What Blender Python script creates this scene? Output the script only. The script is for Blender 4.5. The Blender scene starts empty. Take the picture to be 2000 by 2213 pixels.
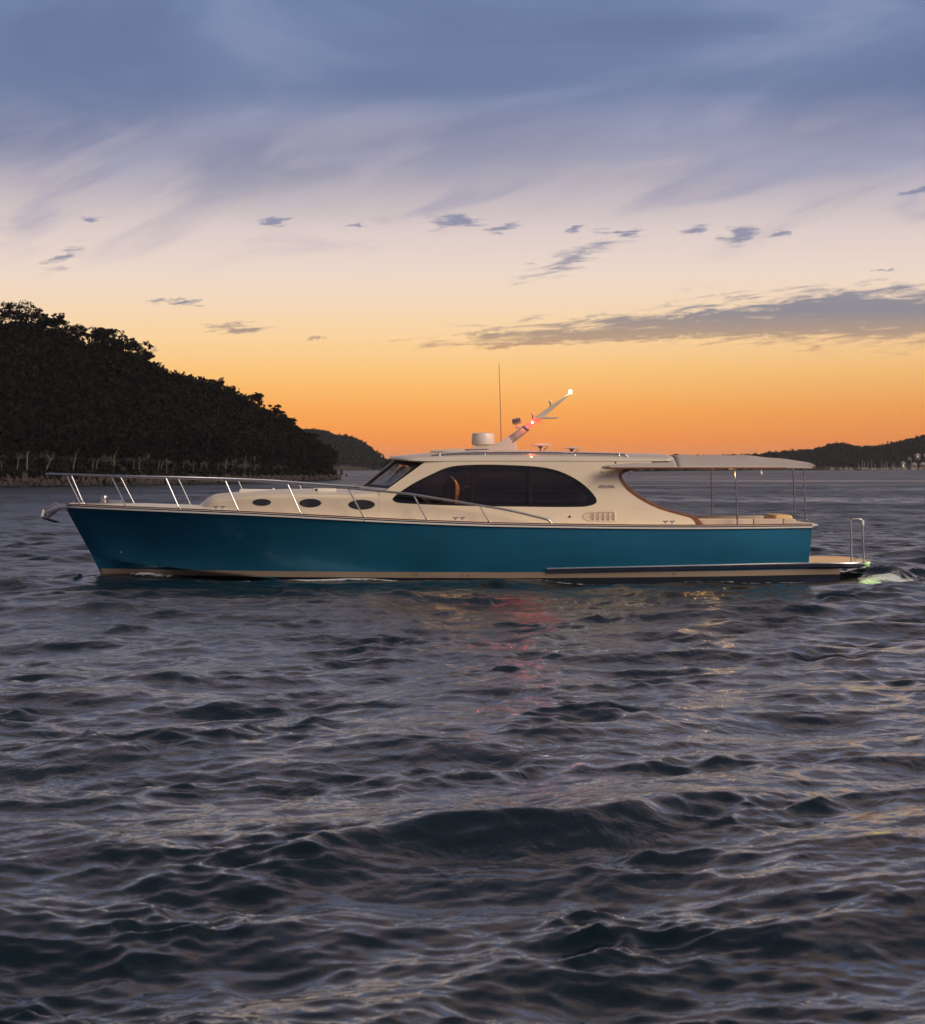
import bpy, bmesh, math, random
import numpy as np
from mathutils import Vector, Matrix
from mathutils.geometry import delaunay_2d_cdt

random.seed(7)
RNG = np.random.default_rng(11)
SC = bpy.context.scene
COL = SC.collection
R = math.radians

# ------------------------------------------------------------------ camera
CAM_H, FPX, HORIZ = 2.4, 5800.0, 1007.0        # eye height (m), focal length and horizon of the 2000 px wide photo
cd = bpy.data.cameras.new('camera')
cd.sensor_fit = 'HORIZONTAL'
cd.sensor_width = 36.0
cd.lens = 36.0 * FPX / 2000.0
cd.shift_y = -(1106.5 - HORIZ) / 2000.0
cd.clip_start = 0.1
cd.clip_end = 30000
cd.dof.use_dof = True
cd.dof.focus_distance = 57.0
cd.dof.aperture_fstop = 8.0
cam = bpy.data.objects.new('camera', cd)
COL.objects.link(cam)
cam.location = (0, 0, CAM_H)
cam.rotation_euler = (R(90), 0, 0)
SC.camera = cam

# ------------------------------------------------------------------ sky
def lin(c):
    return tuple((v / 255 / 12.92) if v / 255 <= 0.04045 else ((v / 255 + 0.055) / 1.055) ** 2.4 for v in c)

world = bpy.data.worlds.new('World')
SC.world = world
world.use_nodes = True
WN, WL = world.node_tree.nodes, world.node_tree.links
WN.clear()

def wn(t, **k):
    n = WN.new(t)
    for a, b in k.items():
        setattr(n, a, b)
    return n

def wput(sock, v):
    if isinstance(v, bpy.types.NodeSocket):
        WL.new(v, sock)
    else:
        sock.default_value = v

def wm(op, a, b=None, c=None, clamp=False):
    n = wn('ShaderNodeMath', operation=op, use_clamp=clamp)
    for i, v in enumerate((a, b, c)):
        if v is not None:
            wput(n.inputs[i], v)
    return n.outputs[0]

def wmap(v, a, b, c=0.0, d=1.0, interp='SMOOTHSTEP'):
    n = wn('ShaderNodeMapRange', interpolation_type=interp)
    for i, x in enumerate((v, a, b, c, d)):
        wput(n.inputs[i], x)
    return n.outputs[0]

def wmix(f, a, b, mode='MIX'):
    n = wn('ShaderNodeMix', data_type='RGBA', blend_type=mode)
    wput(n.inputs[0], f)
    for s, v in ((n.inputs[6], a), (n.inputs[7], b)):
        wput(s, v if isinstance(v, bpy.types.NodeSocket) else (*v, 1))
    return n.outputs[2]

def wramp(f, stops):
    n = wn('ShaderNodeValToRGB')
    e = n.color_ramp.elements
    while len(e) < len(stops):
        e.new(0.5)
    for el, (p, c) in zip(e, stops):
        el.position = p
        el.color = (*lin(c), 1)
    wput(n.inputs[0], f)
    return n.outputs[0]

def wnoise(vec, scale, detail=4, rough=0.55, out=0, dist=0.0):
    n = wn('ShaderNodeTexNoise')
    wput(n.inputs['Vector'], vec)
    n.inputs['Scale'].default_value = scale
    n.inputs['Detail'].default_value = detail
    n.inputs['Roughness'].default_value = rough
    n.inputs['Distortion'].default_value = dist
    return n.outputs[out]

def wmapping(vec, loc=(0, 0, 0), rot=0.0, scale=(1, 1, 1), kind='TEXTURE'):
    n = wn('ShaderNodeMapping', vector_type=kind)
    wput(n.inputs['Vector'], vec)
    n.inputs['Location'].default_value = loc
    n.inputs['Rotation'].default_value = (0, 0, rot)
    n.inputs['Scale'].default_value = scale
    return n.outputs[0]

tc = wn('ShaderNodeTexCoord')
sep = wn('ShaderNodeSeparateXYZ')
WL.new(tc.outputs['Generated'], sep.inputs[0])
sx, sy, sz = sep.outputs
AZ = wm('MULTIPLY', wm('ARCTAN2', sx, sy), 57.2958)                      # degrees, 0 = down the lens
EL = wm('MULTIPLY', wm('ARCSINE', wm('MAXIMUM', sz, 0.0)), 57.2958)
cmb = wn('ShaderNodeCombineXYZ')
WL.new(AZ, cmb.inputs[0]); WL.new(EL, cmb.inputs[1])
P = cmb.outputs[0]
f = wm('SQRT', wm('DIVIDE', EL, 90.0))

def stops(lst):
    return [(math.sqrt(e / 90.0), c) for e, c in lst]

west = wramp(f, stops([(0, (240, 138, 66)), (0.55, (252, 150, 66)), (1.2, (255, 172, 84)), (2.0, (255, 199, 122)),
                       (2.8, (253, 214, 162)), (3.5, (246, 218, 188)), (4.2, (237, 217, 204)), (5.0, (223, 206, 202)),
                       (5.8, (194, 184, 190)), (6.6, (158, 157, 178)), (8.0, (114, 129, 165)), (10, (116, 134, 172)),
                       (12, (140, 129, 127)), (15, (150, 122, 104)), (20, (118, 92, 77)), (28, (72, 62, 58)), (45, (45, 42, 43)), (90, (40, 39, 42))]))
east = wramp(f, stops([(0, (128, 120, 140)), (3, (150, 138, 152)), (8, (178, 158, 164)), (15, (164, 156, 174)),
                       (28, (104, 104, 118)), (50, (62, 64, 74)), (90, (46, 48, 56))]))
cosaz = wm('COSINE', wm('DIVIDE', wm('ADD', AZ, 4.0), 57.2958))
sky = wmix(wmap(cosaz, -0.55, 0.96), east, west)
# the afterglow fades to both sides of the point where the sun went down
side = wmap(wm('ABSOLUTE', wm('ADD', AZ, 4.0)), 3.0, 17.0)
low = wmap(EL, 4.5, 0.5)
sky = wmix(wm('MULTIPLY', wm('MULTIPLY', side, low), 0.30), sky, lin((172, 104, 78)))
# broad high stratus
pw = wmapping(P, scale=(9.0, 3.2, 1.0), rot=R(6))
n1 = wnoise(pw, 1.0, 5, 0.48, dist=0.6)
hi = wmap(EL, 4.8, 7.4)
sky = wmix(wm('MULTIPLY', wmap(n1, 0.44, 0.64), wm('MULTIPLY', hi, 0.72)), sky, lin((101, 117, 154)))
sky = wmix(wm('MULTIPLY', wmap(n1, 0.50, 0.28), wm('MULTIPLY', hi, 0.55)), sky, lin((170, 174, 203)))
# ragged lower edge of the stratus and wind-drawn wisps
pw2 = wmapping(P, scale=(5.5, 1.3, 1.0), rot=R(17))
n2 = wnoise(pw2, 1.0, 5, 0.48, dist=1.2)
band = wm('MULTIPLY', wmap(EL, 3.7, 5.2), wmap(EL, 8.2, 6.2))
sky = wmix(wm('MULTIPLY', wmap(n2, 0.50, 0.72), wm('MULTIPLY', band, 0.42)), sky, lin((136, 140, 174)))
sky = wmix(wm('MULTIPLY', wmap(n2, 0.50, 0.30), wm('MULTIPLY', band, 0.20)), sky, lin((222, 204, 212)))
# individual clouds: (px, py, half width, half height, tilt, density) in photo pixels
CL = [(1930, 688, 330, 44, 0, 1.15), (1620, 706, 360, 24, 0, 1.1), (1330, 724, 330, 15, 2, .95), (1760, 664, 200, 22, 8, .95), (1500, 682, 150, 10, 9, .75),
      (1130, 746, 120, 7, 3, .7), (1055, 724, 30, 11, 12, .8), (985, 480, 46, 16, 6, .95), (1095, 494, 44, 8, 12, .7), (1250, 494, 26, 7, 18, .65),
      (1353, 508, 34, 11, 10, .8), (1502, 500, 34, 12, 16, .7), (1597, 512, 36, 19, 20, .9), (1677, 512, 25, 7, 14, .75),
      (200, 480, 27, 7, 5, .65), (595, 481, 36, 10, 8, .6), (763, 488, 30, 8, 14, .55), (520, 713, 80, 14, 0, .50), (692, 732, 31, 6, 10, .55),
      (340, 755, 20, 6, 18, .55), (385, 655, 90, 9, -3, .32), (1972, 424, 40, 8, 14, .75), (1912, 584, 38, 5, 8, .55), (1250, 552, 190, 40, 24, .22), (150, 558, 90, 30, 36, .12)]
wa = wnoise(wmapping(P, scale=(0.55, 0.22, 1)), 1.0, 5, 0.62, out=1)
wsub = wn('ShaderNodeVectorMath', operation='SUBTRACT'); WL.new(wa, wsub.inputs[0]); wsub.inputs[1].default_value = (.5, .5, .5)
wmul = wn('ShaderNodeVectorMath', operation='MULTIPLY'); WL.new(wsub.outputs[0], wmul.inputs[0]); wmul.inputs[1].default_value = (1.1, .40, 0)
wad = wn('ShaderNodeVectorMath', operation='ADD'); WL.new(P, wad.inputs[0]); WL.new(wmul.outputs[0], wad.inputs[1])
PW = wad.outputs[0]
streak = wnoise(wmapping(P, scale=(0.9, 0.11, 1), rot=R(5)), 1.0, 6, 0.62, dist=0.5)
acc = None
for (cx, cy, rx, ry, tilt, op) in CL:
    v = wmapping(PW, loc=((cx - 1000) / 101.2, (HORIZ - cy) / 101.2, 0), rot=R(tilt), scale=(rx / 101.2, ry / 101.2, 1))
    ln = wn('ShaderNodeVectorMath', operation='LENGTH'); WL.new(v, ln.inputs[0])
    m = wm('MULTIPLY_ADD', ln.outputs['Value'], -1.0, 0.35 + op)
    acc = m if acc is None else wm('MAXIMUM', acc, m)
acc = wm('ADD', acc, wm('MULTIPLY', wm('SUBTRACT', 0.5, streak), 3.0))
acc = wmap(acc, -0.15, 0.80, 0.0, 0.93)
ccol = wramp(wm('DIVIDE', EL, 10.0), [(.22, (214, 162, 118)), (.28, (176, 150, 132)), (.33, (132, 133, 146)), (.42, (148, 144, 160)), (.5, (142, 143, 166)), (.7, (128, 138, 172))])
sky = wmix(acc, sky, ccol)
bg = wn('ShaderNodeBackground')
WL.new(sky, bg.inputs[0])
bg.inputs[1].default_value = 1.0
wo = wn('ShaderNodeOutputWorld')
WL.new(bg.outputs[0], wo.inputs[0])

# ------------------------------------------------------------------ the one directional light: weak soft glow over the photographer's shoulder
sd = bpy.data.lights.new('sun', 'SUN')
sd.energy = 2.9
sd.angle = R(35)
sd.color = (1.0, 0.86, 0.72)
sun = bpy.data.objects.new('sun', sd)
COL.objects.link(sun)
sun.rotation_euler = Vector((-0.80, 0.62, -0.68)).to_track_quat('-Z', 'Y').to_euler()

SC.view_settings.view_transform = 'Standard'
SC.view_settings.look = 'None'
SC.view_settings.exposure = 0.0
SC.view_settings.gamma = 1.0
SC.view_settings.use_curve_mapping = False
SC.render.engine = 'CYCLES'
cy = SC.cycles
cy.use_denoising = True
cy.use_adaptive_sampling = True
cy.adaptive_threshold = 0.02
cy.adaptive_min_samples = 16
world.cycles.sampling_method = 'MANUAL'
world.cycles.sample_map_resolution = 512
cy.max_bounces = 7
cy.diffuse_bounces = 3
cy.glossy_bounces = 4
cy.transmission_bounces = 4
cy.transparent_max_bounces = 12
cy.volume_bounces = 0
cy.caustics_reflective = False
cy.caustics_refractive = False
cy.sample_clamp_indirect = 6.0

# ================================================================== helpers
MATS = {}

def mat(name, color=(.5, .5, .5), rough=.5, metal=0.0, spec=.5, coat=0.0, noise=0.0, nscale=6.0, bump=0.0, bscale=40.0,
        emit=None, estr=0.0, stretch=(1, 1, 1), color2=None):
    if name in MATS:
        return MATS[name]
    m = bpy.data.materials.new(name)
    m.use_nodes = True
    nt = m.node_tree
    b = nt.nodes['Principled BSDF']
    b.inputs['Base Color'].default_value = (*color, 1)
    b.inputs['Roughness'].default_value = rough
    b.inputs['Metallic'].default_value = metal
    b.inputs['Specular IOR Level'].default_value = spec
    b.inputs['Coat Weight'].default_value = coat
    b.inputs['Coat Roughness'].default_value = 0.05
    if emit:
        b.inputs['Emission Color'].default_value = (*emit, 1)
        b.inputs['Emission Strength'].default_value = estr
    if noise or bump:
        t = nt.nodes.new('ShaderNodeTexCoord')
        mp = nt.nodes.new('ShaderNodeMapping')
        mp.inputs['Scale'].default_value = stretch
        nt.links.new(t.outputs['Object'], mp.inputs[0])
    if noise:
        n = nt.nodes.new('ShaderNodeTexNoise')
        n.inputs['Scale'].default_value = nscale
        n.inputs['Detail'].default_value = 6
        n.inputs['Roughness'].default_value = 0.6
        nt.links.new(mp.outputs[0], n.inputs['Vector'])
        mx = nt.nodes.new('ShaderNodeMix')
        mx.data_type = 'RGBA'
        c2 = color2 or tuple(max(0, c * (1 - noise)) for c in color)
        c1 = color if color2 else tuple(min(1, c * (1 + noise)) for c in color)
        mx.inputs[6].default_value = (*c2, 1)
        mx.inputs[7].default_value = (*c1, 1)
        r = nt.nodes.new('ShaderNodeMapRange')
        r.inputs[1].default_value = .3
        r.inputs[2].default_value = .7
        nt.links.new(n.outputs[0], r.inputs[0])
        nt.links.new(r.outputs[0], mx.inputs[0])
        nt.links.new(mx.outputs[2], b.inputs['Base Color'])
        rr = nt.nodes.new('ShaderNodeMapRange')
        rr.inputs[3].default_value = rough * 0.8
        rr.inputs[4].default_value = min(1, rough * 1.25)
        nt.links.new(n.outputs[0], rr.inputs[0])
        nt.links.new(rr.outputs[0], b.inputs['Roughness'])
    if bump:
        n = nt.nodes.new('ShaderNodeTexNoise')
        n.inputs['Scale'].default_value = bscale
        n.inputs['Detail'].default_value = 4
        nt.links.new(mp.outputs[0], n.inputs['Vector'])
        bp = nt.nodes.new('ShaderNodeBump')
        bp.inputs['Strength'].default_value = bump
        bp.inputs['Distance'].default_value = .02
        nt.links.new(n.outputs[0], bp.inputs['Height'])
        nt.links.new(bp.outputs[0], b.inputs['Normal'])
    MATS[name] = m
    return m

def glass(name, tint, rough=0.02, ior=1.5):
    m = bpy.data.materials.new(name)
    m.use_nodes = True
    nt = m.node_tree
    nt.nodes.clear()
    tr = nt.nodes.new('ShaderNodeBsdfTransparent'); tr.inputs[0].default_value = (*tint, 1)
    gl = nt.nodes.new('ShaderNodeBsdfGlossy'); gl.inputs['Roughness'].default_value = rough
    fr = nt.nodes.new('ShaderNodeFresnel'); fr.inputs[0].default_value = ior
    mx = nt.nodes.new('ShaderNodeMixShader')
    nt.links.new(fr.outputs[0], mx.inputs[0]); nt.links.new(tr.outputs[0], mx.inputs[1]); nt.links.new(gl.outputs[0], mx.inputs[2])
    o = nt.nodes.new('ShaderNodeOutputMaterial'); nt.links.new(mx.outputs[0], o.inputs[0])
    MATS[name] = m
    return m

HULL = mat('hull_blue_gelcoat', (.017, .175, .290), .34, metal=.55, coat=.6, noise=.10, nscale=.8, bump=.06, bscale=1.3)
CREAM = mat('cream_gelcoat', (.77, .62, .435), .28, coat=.25, noise=.035, nscale=1.6)
ROOFM = mat('roof_gelcoat', (.60, .50, .40), .32, coat=.2, noise=.04, nscale=1.6)
DECK = mat('deck_white', (.74, .66, .54), .5, noise=.05, nscale=4)
WHITE = mat('white_paint', (.76, .70, .61), .3, coat=.2, noise=.03)
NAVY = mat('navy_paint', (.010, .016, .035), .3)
STRIPE = mat('boot_stripe', (.34, .25, .17), .35, noise=.10, nscale=3, stretch=(.3, 1, 3))
ANTIF = mat('antifouling', (.006, .012, .02), .5, noise=.3, nscale=5)
TEAK = mat('varnished_teak', (.20, .062, .018), .25, coat=.6, noise=.35, nscale=9, stretch=(.25, 3, 3))
TEAKD = mat('teak_deck', (.58, .31, .125), .32, coat=.5, noise=.22, nscale=10, stretch=(.3, 6, 3), bump=.1)
STEEL = mat('polished_steel', (.50, .485, .475), .34, metal=1.0, noise=.04)
STEELD = mat('brushed_steel', (.42, .41, .41), .26, metal=1.0, noise=.10, nscale=12)
BLACK = mat('black_rubber', (.010, .010, .011), .5)
GASK = mat('window_gasket', (.010, .009, .010), .45, spec=.3)
FABRIC = mat('awning_fabric', (.44, .365, .32), .85, noise=.05, nscale=5, bump=.12, bscale=60)
CUSH = mat('seat_vinyl', (.60, .47, .36), .55, noise=.06, nscale=6, bump=.05)
PLASTIC = mat('radome_plastic', (.66, .57, .48), .35, noise=.03)
LEATH = mat('helm_leather', (.78, .50, .20), .5, noise=.12, nscale=8)
WOODI = mat('interior_wood', (.32, .16, .06), .35, noise=.25, nscale=10, stretch=(.3, 4, 4))
INTR = mat('interior_lining', (.16, .12, .09), .7, noise=.1)
TINT = glass('tinted_glass', (.28, .22, .19))
CLEAR = glass('clear_glass', (.90, .88, .86), ior=1.7)
SMOKE = glass('porthole_glass', (.14, .11, .10))
GREYP = mat('grey_paint', (.20, .19, .19), .4)
EMBL = mat('emblem_grey', (.34, .26, .215), .35, metal=.2)

def link(name, me, m=None, parent=None, smooth=True, angle=35):
    o = bpy.data.objects.new(name, me)
    COL.objects.link(o)
    if m:
        me.materials.append(m)
    if smooth and len(me.polygons):
        me.polygons.foreach_set('use_smooth', np.ones(len(me.polygons), bool))
        if angle:
            me.set_sharp_from_angle(angle=R(angle))
    if parent is not None:
        o.parent = parent
    return o

def mesh_from(verts, faces):
    me = bpy.data.meshes.new('mesh')
    me.from_pydata([tuple(map(float, v)) for v in verts], [], [tuple(map(int, f_)) for f_ in faces])
    me.update()
    return me

def fix_normals(me):
    bm = bmesh.new(); bm.from_mesh(me)
    bmesh.ops.remove_doubles(bm, verts=bm.verts, dist=1e-5)
    bmesh.ops.recalc_face_normals(bm, faces=bm.faces)
    bm.to_mesh(me); bm.free()
    return me

def big_mesh(V, F):
    """fast mesh from numpy arrays; F has constant width"""
    me = bpy.data.meshes.new('mesh')
    n, k = F.shape
    me.vertices.add(len(V)); me.vertices.foreach_set('co', np.ascontiguousarray(V, np.float32).ravel())
    me.loops.add(n * k); me.loops.foreach_set('vertex_index', np.ascontiguousarray(F, np.int32).ravel())
    me.polygons.add(n)
    me.polygons.foreach_set('loop_start', np.arange(0, n * k, k, dtype=np.int32))
    me.polygons.foreach_set('loop_total', np.full(n, k, np.int32))
    me.update(calc_edges=True)
    return me

def loft(rings, closed=False, caps=False):
    """rings: list of equal-length point lists"""
    n, k = len(rings), len(rings[0])
    V = [p for r in rings for p in r]
    F = []
    for i in range(n - 1):
        for j in range(k if closed else k - 1):
            a, b = i * k + j, i * k + (j + 1) % k
            F.append((a, b, b + k, a + k))
    if caps:
        F.append(tuple(range(k))[::-1]); F.append(tuple(range((n - 1) * k, n * k)))
    return fix_normals(mesh_from(V, F))

def tube(path, r, n=10, cap=True):
    P_ = [Vector(p) for p in path]
    rs = r if hasattr(r, '__len__') else [r] * len(P_)
    rings, up = [], None
    for i, p in enumerate(P_):
        d = (P_[min(i + 1, len(P_) - 1)] - P_[max(i - 1, 0)])
        if d.length < 1e-9: d = Vector((0, 0, 1))
        d.normalize()
        if up is None:
            up = Vector((0, 0, 1)) if abs(d.z) < .9 else Vector((0, 1, 0))
        s = d.cross(up).normalized(); up = s.cross(d).normalized()
        rings.append([p + (s * math.cos(2 * math.pi * j / n) + up * math.sin(2 * math.pi * j / n)) * rs[i] for j in range(n)])
    return loft(rings, closed=True, caps=cap)

def lathe(prof, center=(0, 0, 0), n=28):
    rings = []
    for j in range(n + 1):
        a = 2 * math.pi * j / n
        rings.append([(center[0] + r_ * math.cos(a), center[1] + r_ * math.sin(a), center[2] + z_) for r_, z_ in prof])
    return loft(rings)

def join(*ms):
    bm = bmesh.new()
    for m_ in ms:
        bm.from_mesh(m_)
    me = bpy.data.meshes.new('mesh'); bm.to_mesh(me); bm.free()
    for m_ in ms:
        bpy.data.meshes.remove(m_)
    return me

def box(c, s, bev=0.0, rot=None, seg=2):
    bm = bmesh.new()
    bmesh.ops.create_cube(bm, size=1.0)
    bmesh.ops.scale(bm, vec=s, verts=bm.verts)
    if bev:
        bmesh.ops.bevel(bm, geom=bm.edges[:], offset=bev, segments=seg, profile=.6, affect='EDGES')
    if rot is not None:
        bmesh.ops.rotate(bm, matrix=Matrix.Rotation(rot[1], 3, rot[0]), verts=bm.verts)
    bmesh.ops.translate(bm, vec=c, verts=bm.verts)
    me = bpy.data.meshes.new('mesh'); bm.to_mesh(me); bm.free()
    return me

def prism(poly, y0, y1, bev=0.0, seg=2):
    """polygon in (x, z) extruded along y"""
    bm = bmesh.new()
    a = [bm.verts.new((x, y0, z)) for x, z in poly]
    b = [bm.verts.new((x, y1, z)) for x, z in poly]
    n = len(poly)
    bm.faces.new(a); bm.faces.new(b[::-1])
    for i in range(n):
        bm.faces.new((a[i], b[i], b[(i + 1) % n], a[(i + 1) % n]))
    bmesh.ops.recalc_face_normals(bm, faces=bm.faces)
    if bev:
        bmesh.ops.bevel(bm, geom=bm.edges[:], offset=bev, segments=seg, profile=.6, affect='EDGES')
    me = bpy.data.meshes.new('mesh'); bm.to_mesh(me); bm.free()
    return me

def thing(name, label, cat, loc=(0, 0, 0), group=None):
    o = bpy.data.objects.new(name, None)
    COL.objects.link(o)
    o.location = loc
    o['label'] = label; o['category'] = cat
    if group: o['group'] = group
    return o

def tag(o, label, cat, group=None):
    o['label'] = label; o['category'] = cat
    if group: o['group'] = group
    return o

def pchip(xs, ys):
    xs, ys = np.asarray(xs, float), np.asarray(ys, float)
    h = np.diff(xs); d = np.diff(ys) / h
    m = np.zeros_like(xs)
    m[0], m[-1] = d[0], d[-1]
    for i in range(1, len(xs) - 1):
        if d[i - 1] * d[i] > 0:
            w1, w2 = 2 * h[i] + h[i - 1], h[i] + 2 * h[i - 1]
            m[i] = (w1 + w2) / (w1 / d[i - 1] + w2 / d[i])
    def fn(x):
        x = np.clip(x, xs[0], xs[-1])
        i = np.clip(np.searchsorted(xs, x) - 1, 0, len(xs) - 2)
        t = (x - xs[i]) / h[i]
        return ((1 + 2 * t) * (1 - t) ** 2 * ys[i] + t * (1 - t) ** 2 * h[i] * m[i] + t * t * (3 - 2 * t) * ys[i + 1] + t * t * (t - 1) * h[i] * m[i + 1])
    return fn

def catmull(pts, n=8, closed=False):
    pts = [Vector(p) for p in pts]
    out, k = [], len(pts)
    for i in range(k if closed else k - 1):
        g = (lambda j: pts[j % k]) if closed else (lambda j: pts[max(0, min(k - 1, j))])
        p0, p1, p2, p3 = g(i - 1), g(i), g(i + 1), g(i + 2)
        for s in range(n):
            t = s / n
            out.append(.5 * ((2 * p1) + (p2 - p0) * t + (2 * p0 - 5 * p1 + 4 * p2 - p3) * t * t + (3 * p1 - p0 - 3 * p2 + p3) * t ** 3))
    if not closed: out.append(pts[-1])
    return out

# ================================================================== water
BOAT_Y = 58.0

def build_water():
    # wind sea as a random spectrum, one patch of waves per band of wavelengths
    mean = math.atan2(-.72, .62)
    BANDS = [(.10, .24, .0230), (.24, .60, .0235), (.60, 1.5, .0150), (1.5, 3.6, .0058), (3.6, 9.0, .0014)]     # wavelengths and slope strength

    def patch(l0, l1, B, n=512, seed=0):
        rg = np.random.default_rng(40 + seed)
        Lt = 9.0 * l1
        n = n if l1 / l0 < 2.6 else 640
        kk = 2 * np.pi * np.fft.fftfreq(n, Lt / n)
        KX, KY = np.meshgrid(kk, kk)
        K = np.hypot(KX, KY); K[0, 0] = 1
        lamk = 2 * np.pi / K
        th = np.arctan2(KY, KX) - mean
        D = np.where(np.cos(th) > 0, np.cos(th) ** (2.2 if l1 > 1.5 else 1.2), .04) + .06
        amp = np.sqrt(D) / K ** 2 * ((lamk >= l0) & (lamk < l1))
        amp[0, 0] = 0
        H = amp * (rg.normal(size=K.shape) + 1j * rg.normal(size=K.shape))
        h = np.fft.ifft2(H); sxk = np.fft.ifft2(1j * KX * H); syk = np.fft.ifft2(1j * KY * H)
        rms = math.sqrt(np.mean(sxk.real ** 2 + syk.real ** 2))
        f_ = math.sqrt(B * math.log(l1 / l0)) / rms
        dx_ = np.fft.ifft2(1j * KX / K * H); dy_ = np.fft.ifft2(1j * KY / K * H)
        return Lt, n, (h.real * f_, dx_.real * f_, dy_.real * f_)

    def sample(P_, X, Y, rot):
        Lt, n, fields = P_
        c, s_ = math.cos(rot), math.sin(rot)
        # small turn per band keeps the patches from lining up
        U = ((c * X + s_ * Y) / Lt * n) % n; V_ = ((-s_ * X + c * Y) / Lt * n) % n
        i0 = U.astype(int) % n; j0 = V_.astype(int) % n
        fu = U - np.floor(U); fv = V_ - np.floor(V_)
        i1 = (i0 + 1) % n; j1 = (j0 + 1) % n
        o_ = []
        for F_ in fields:
            o_.append(F_[j0, i0] * (1 - fu) * (1 - fv) + F_[j0, i1] * fu * (1 - fv) + F_[j1, i0] * (1 - fu) * fv + F_[j1, i1] * fu * fv)
        h, a_, b_ = o_
        return h, c * a_ - s_ * b_, s_ * a_ + c * b_

    def wave(X, Y, cell):
        Z = np.zeros_like(X); DX = np.zeros_like(X); DY = np.zeros_like(X); lost = np.zeros_like(X)
        dist = np.sqrt(X * X + Y * Y)
        # gusts: patches of steeper and smoother water
        gust = 1 + .22 * np.sin(X * .33 + .8 * np.sin(Y * .19) + 1.3) * np.sin(Y * .23 + .5 * np.sin(X * .17))
        gust = gust * (1 - .36 * np.exp(-((Y - 32 + .7 * X) / 11) ** 2))       # a lull between two gusts
        # short wavelets come in groups with calmer water between
        g_ = h_big(X, Y) / P_big[2][0].std()
        env = .58 + .50 * np.clip(g_ + .25, 0, 2.4) ** 1.2
        for i, (l0, l1, B) in enumerate(BANDS):
            lm = math.sqrt(l0 * l1)
            fade = np.clip((lm / np.maximum(cell, 1e-6) - 1.6) / 2.0, 0, 1) * np.clip(1.0 - (dist - 600) / 500, 0, 1)
            lost += (1 - fade ** 2) * B * math.log(l1 / l0)
            if not fade.any(): continue
            h, a_, b_ = sample(patch(l0, l1, B, seed=i), X, Y, (-.25, .2, -.12, .1, 0)[i])
            fade = fade * (gust if l1 < 4 else 1) * (env if l1 < 1.6 else 1)
            Z += h * fade; DX += a_ * fade; DY += b_ * fade
        # one steep crest in the foreground, a few smaller behind it
        for (cx, cy, ang, Lc, W, H) in ((.35, 17.6, R(40), 1.9, .55, .19), (-3.1, 27.0, R(30), 1.5, .7, .13), (4.6, 44.0, R(12), 3.6, 1.0, .15), (-1.0, 47.5, R(10), 4.0, .9, .09)):
            u = (X - cx) * math.cos(ang) + (Y - cy) * math.sin(ang)
            v = -(X - cx) * math.sin(ang) + (Y - cy) * math.cos(ang)
            v = v + .18 * np.sin(u * 2.1 + cx) + .8 * h_big(X, Y)
            g = np.exp(-(u / Lc) ** 2)
            e_ = np.exp(-np.abs(v / W) ** 1.35)
            Z += H * g * (e_ - .45 * np.exp(-((v + 1.25 * W) / (W * .9)) ** 2))
            DY -= H * .5 * g * e_
        return X + DX * .85, Y + DY * .85, Z, lost

    P_big = patch(1.5, 3.6, .0052, seed=9)
    def h_big(X, Y):
        return sample(P_big, X, Y, .3)[0]

    # grid fan, finer close to the shore the picture was taken from
    Yr = [7.0]
    while Yr[-1] < 330:
        Yr.append(Yr[-1] * 1.0030)
    while Yr[-1] < 9000:
        Yr.append(Yr[-1] * 1.03)
    Yr = np.array(Yr)
    T = np.concatenate([np.linspace(-1.6, -.27, 14)[:-1], np.linspace(-.27, .27, 600), np.linspace(.27, 1.6, 14)[1:]])
    TT, YY = np.meshgrid(T, Yr)
    X = TT * YY; Y = YY.copy()
    cell = np.maximum(np.gradient(T)[None, :] * YY, np.gradient(Yr)[:, None] * np.ones_like(TT))
    PX, PY, PZ, lost = wave(X, Y, cell)
    rough = np.sqrt(lost)     # slopes too fine for the mesh: handed to the material as ripple relief
    # the hull calms the water beside it; bow wave, quarter wave and wash
    xb, yb = X, Y - BOAT_Y
    PZ *= 1 - .55 * np.exp(-((np.abs(yb) - 2) / 1.3) ** 2) * ((xb > -8) & (xb < 8.6))
    bow = .10 * np.exp(-((np.abs(yb) - .12 - .22 * (xb + 7.7)) / .28) ** 2) * np.exp(-((xb + 6.6) / 1.6) ** 2)
    bow += .055 * np.exp(-((np.abs(yb) - 2.3) / .22) ** 2) * np.exp(-((xb + 2.6) / 1.5) ** 2)
    wash = .11 * np.exp(-(yb / 1.7) ** 2) * np.exp(-((xb - 9.3) / 1.3) ** 2) * (1 + .7 * np.sin(xb * 5 + 2 * np.sin(yb * 3)))
    PZ += bow + wash
    foam = np.zeros_like(X)
    foam += 1.05 * np.exp(-((np.abs(yb) - .25 - .24 * (xb + 7.7)) / .22) ** 2) * np.exp(-((xb + 6.7) / .85) ** 2)
    foam += 1.15 * np.exp(-((np.abs(yb) - 2.34) / .26) ** 2) * np.exp(-((xb + 3.1) / 1.1) ** 2)
    foam += .72 * np.exp(-((np.abs(yb) - 2.34) / .18) ** 2) * ((xb > -6) & (xb < 7.5))
    foam += 1.25 * np.exp(-((np.abs(yb) - 1.5) / .8) ** 2) * np.exp(-((xb - 8.9) / .9) ** 2)
    foam += .45 * np.exp(-(yb / 2.2) ** 2) * np.exp(-((xb - 10.3) / 1.2) ** 2)
    for (fx, fy, a, b) in ((9.7, 52.2, .55, .5), (9.3, 60.8, .3, .35), (3.2, 47.5, .7, .6)):
        foam += .75 * np.exp(-((X - fx) / a) ** 2 - ((Y - fy) / b) ** 2)
    nr, nc = X.shape
    V = np.stack([PX, PY, PZ], -1).reshape(-1, 3)
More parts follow.
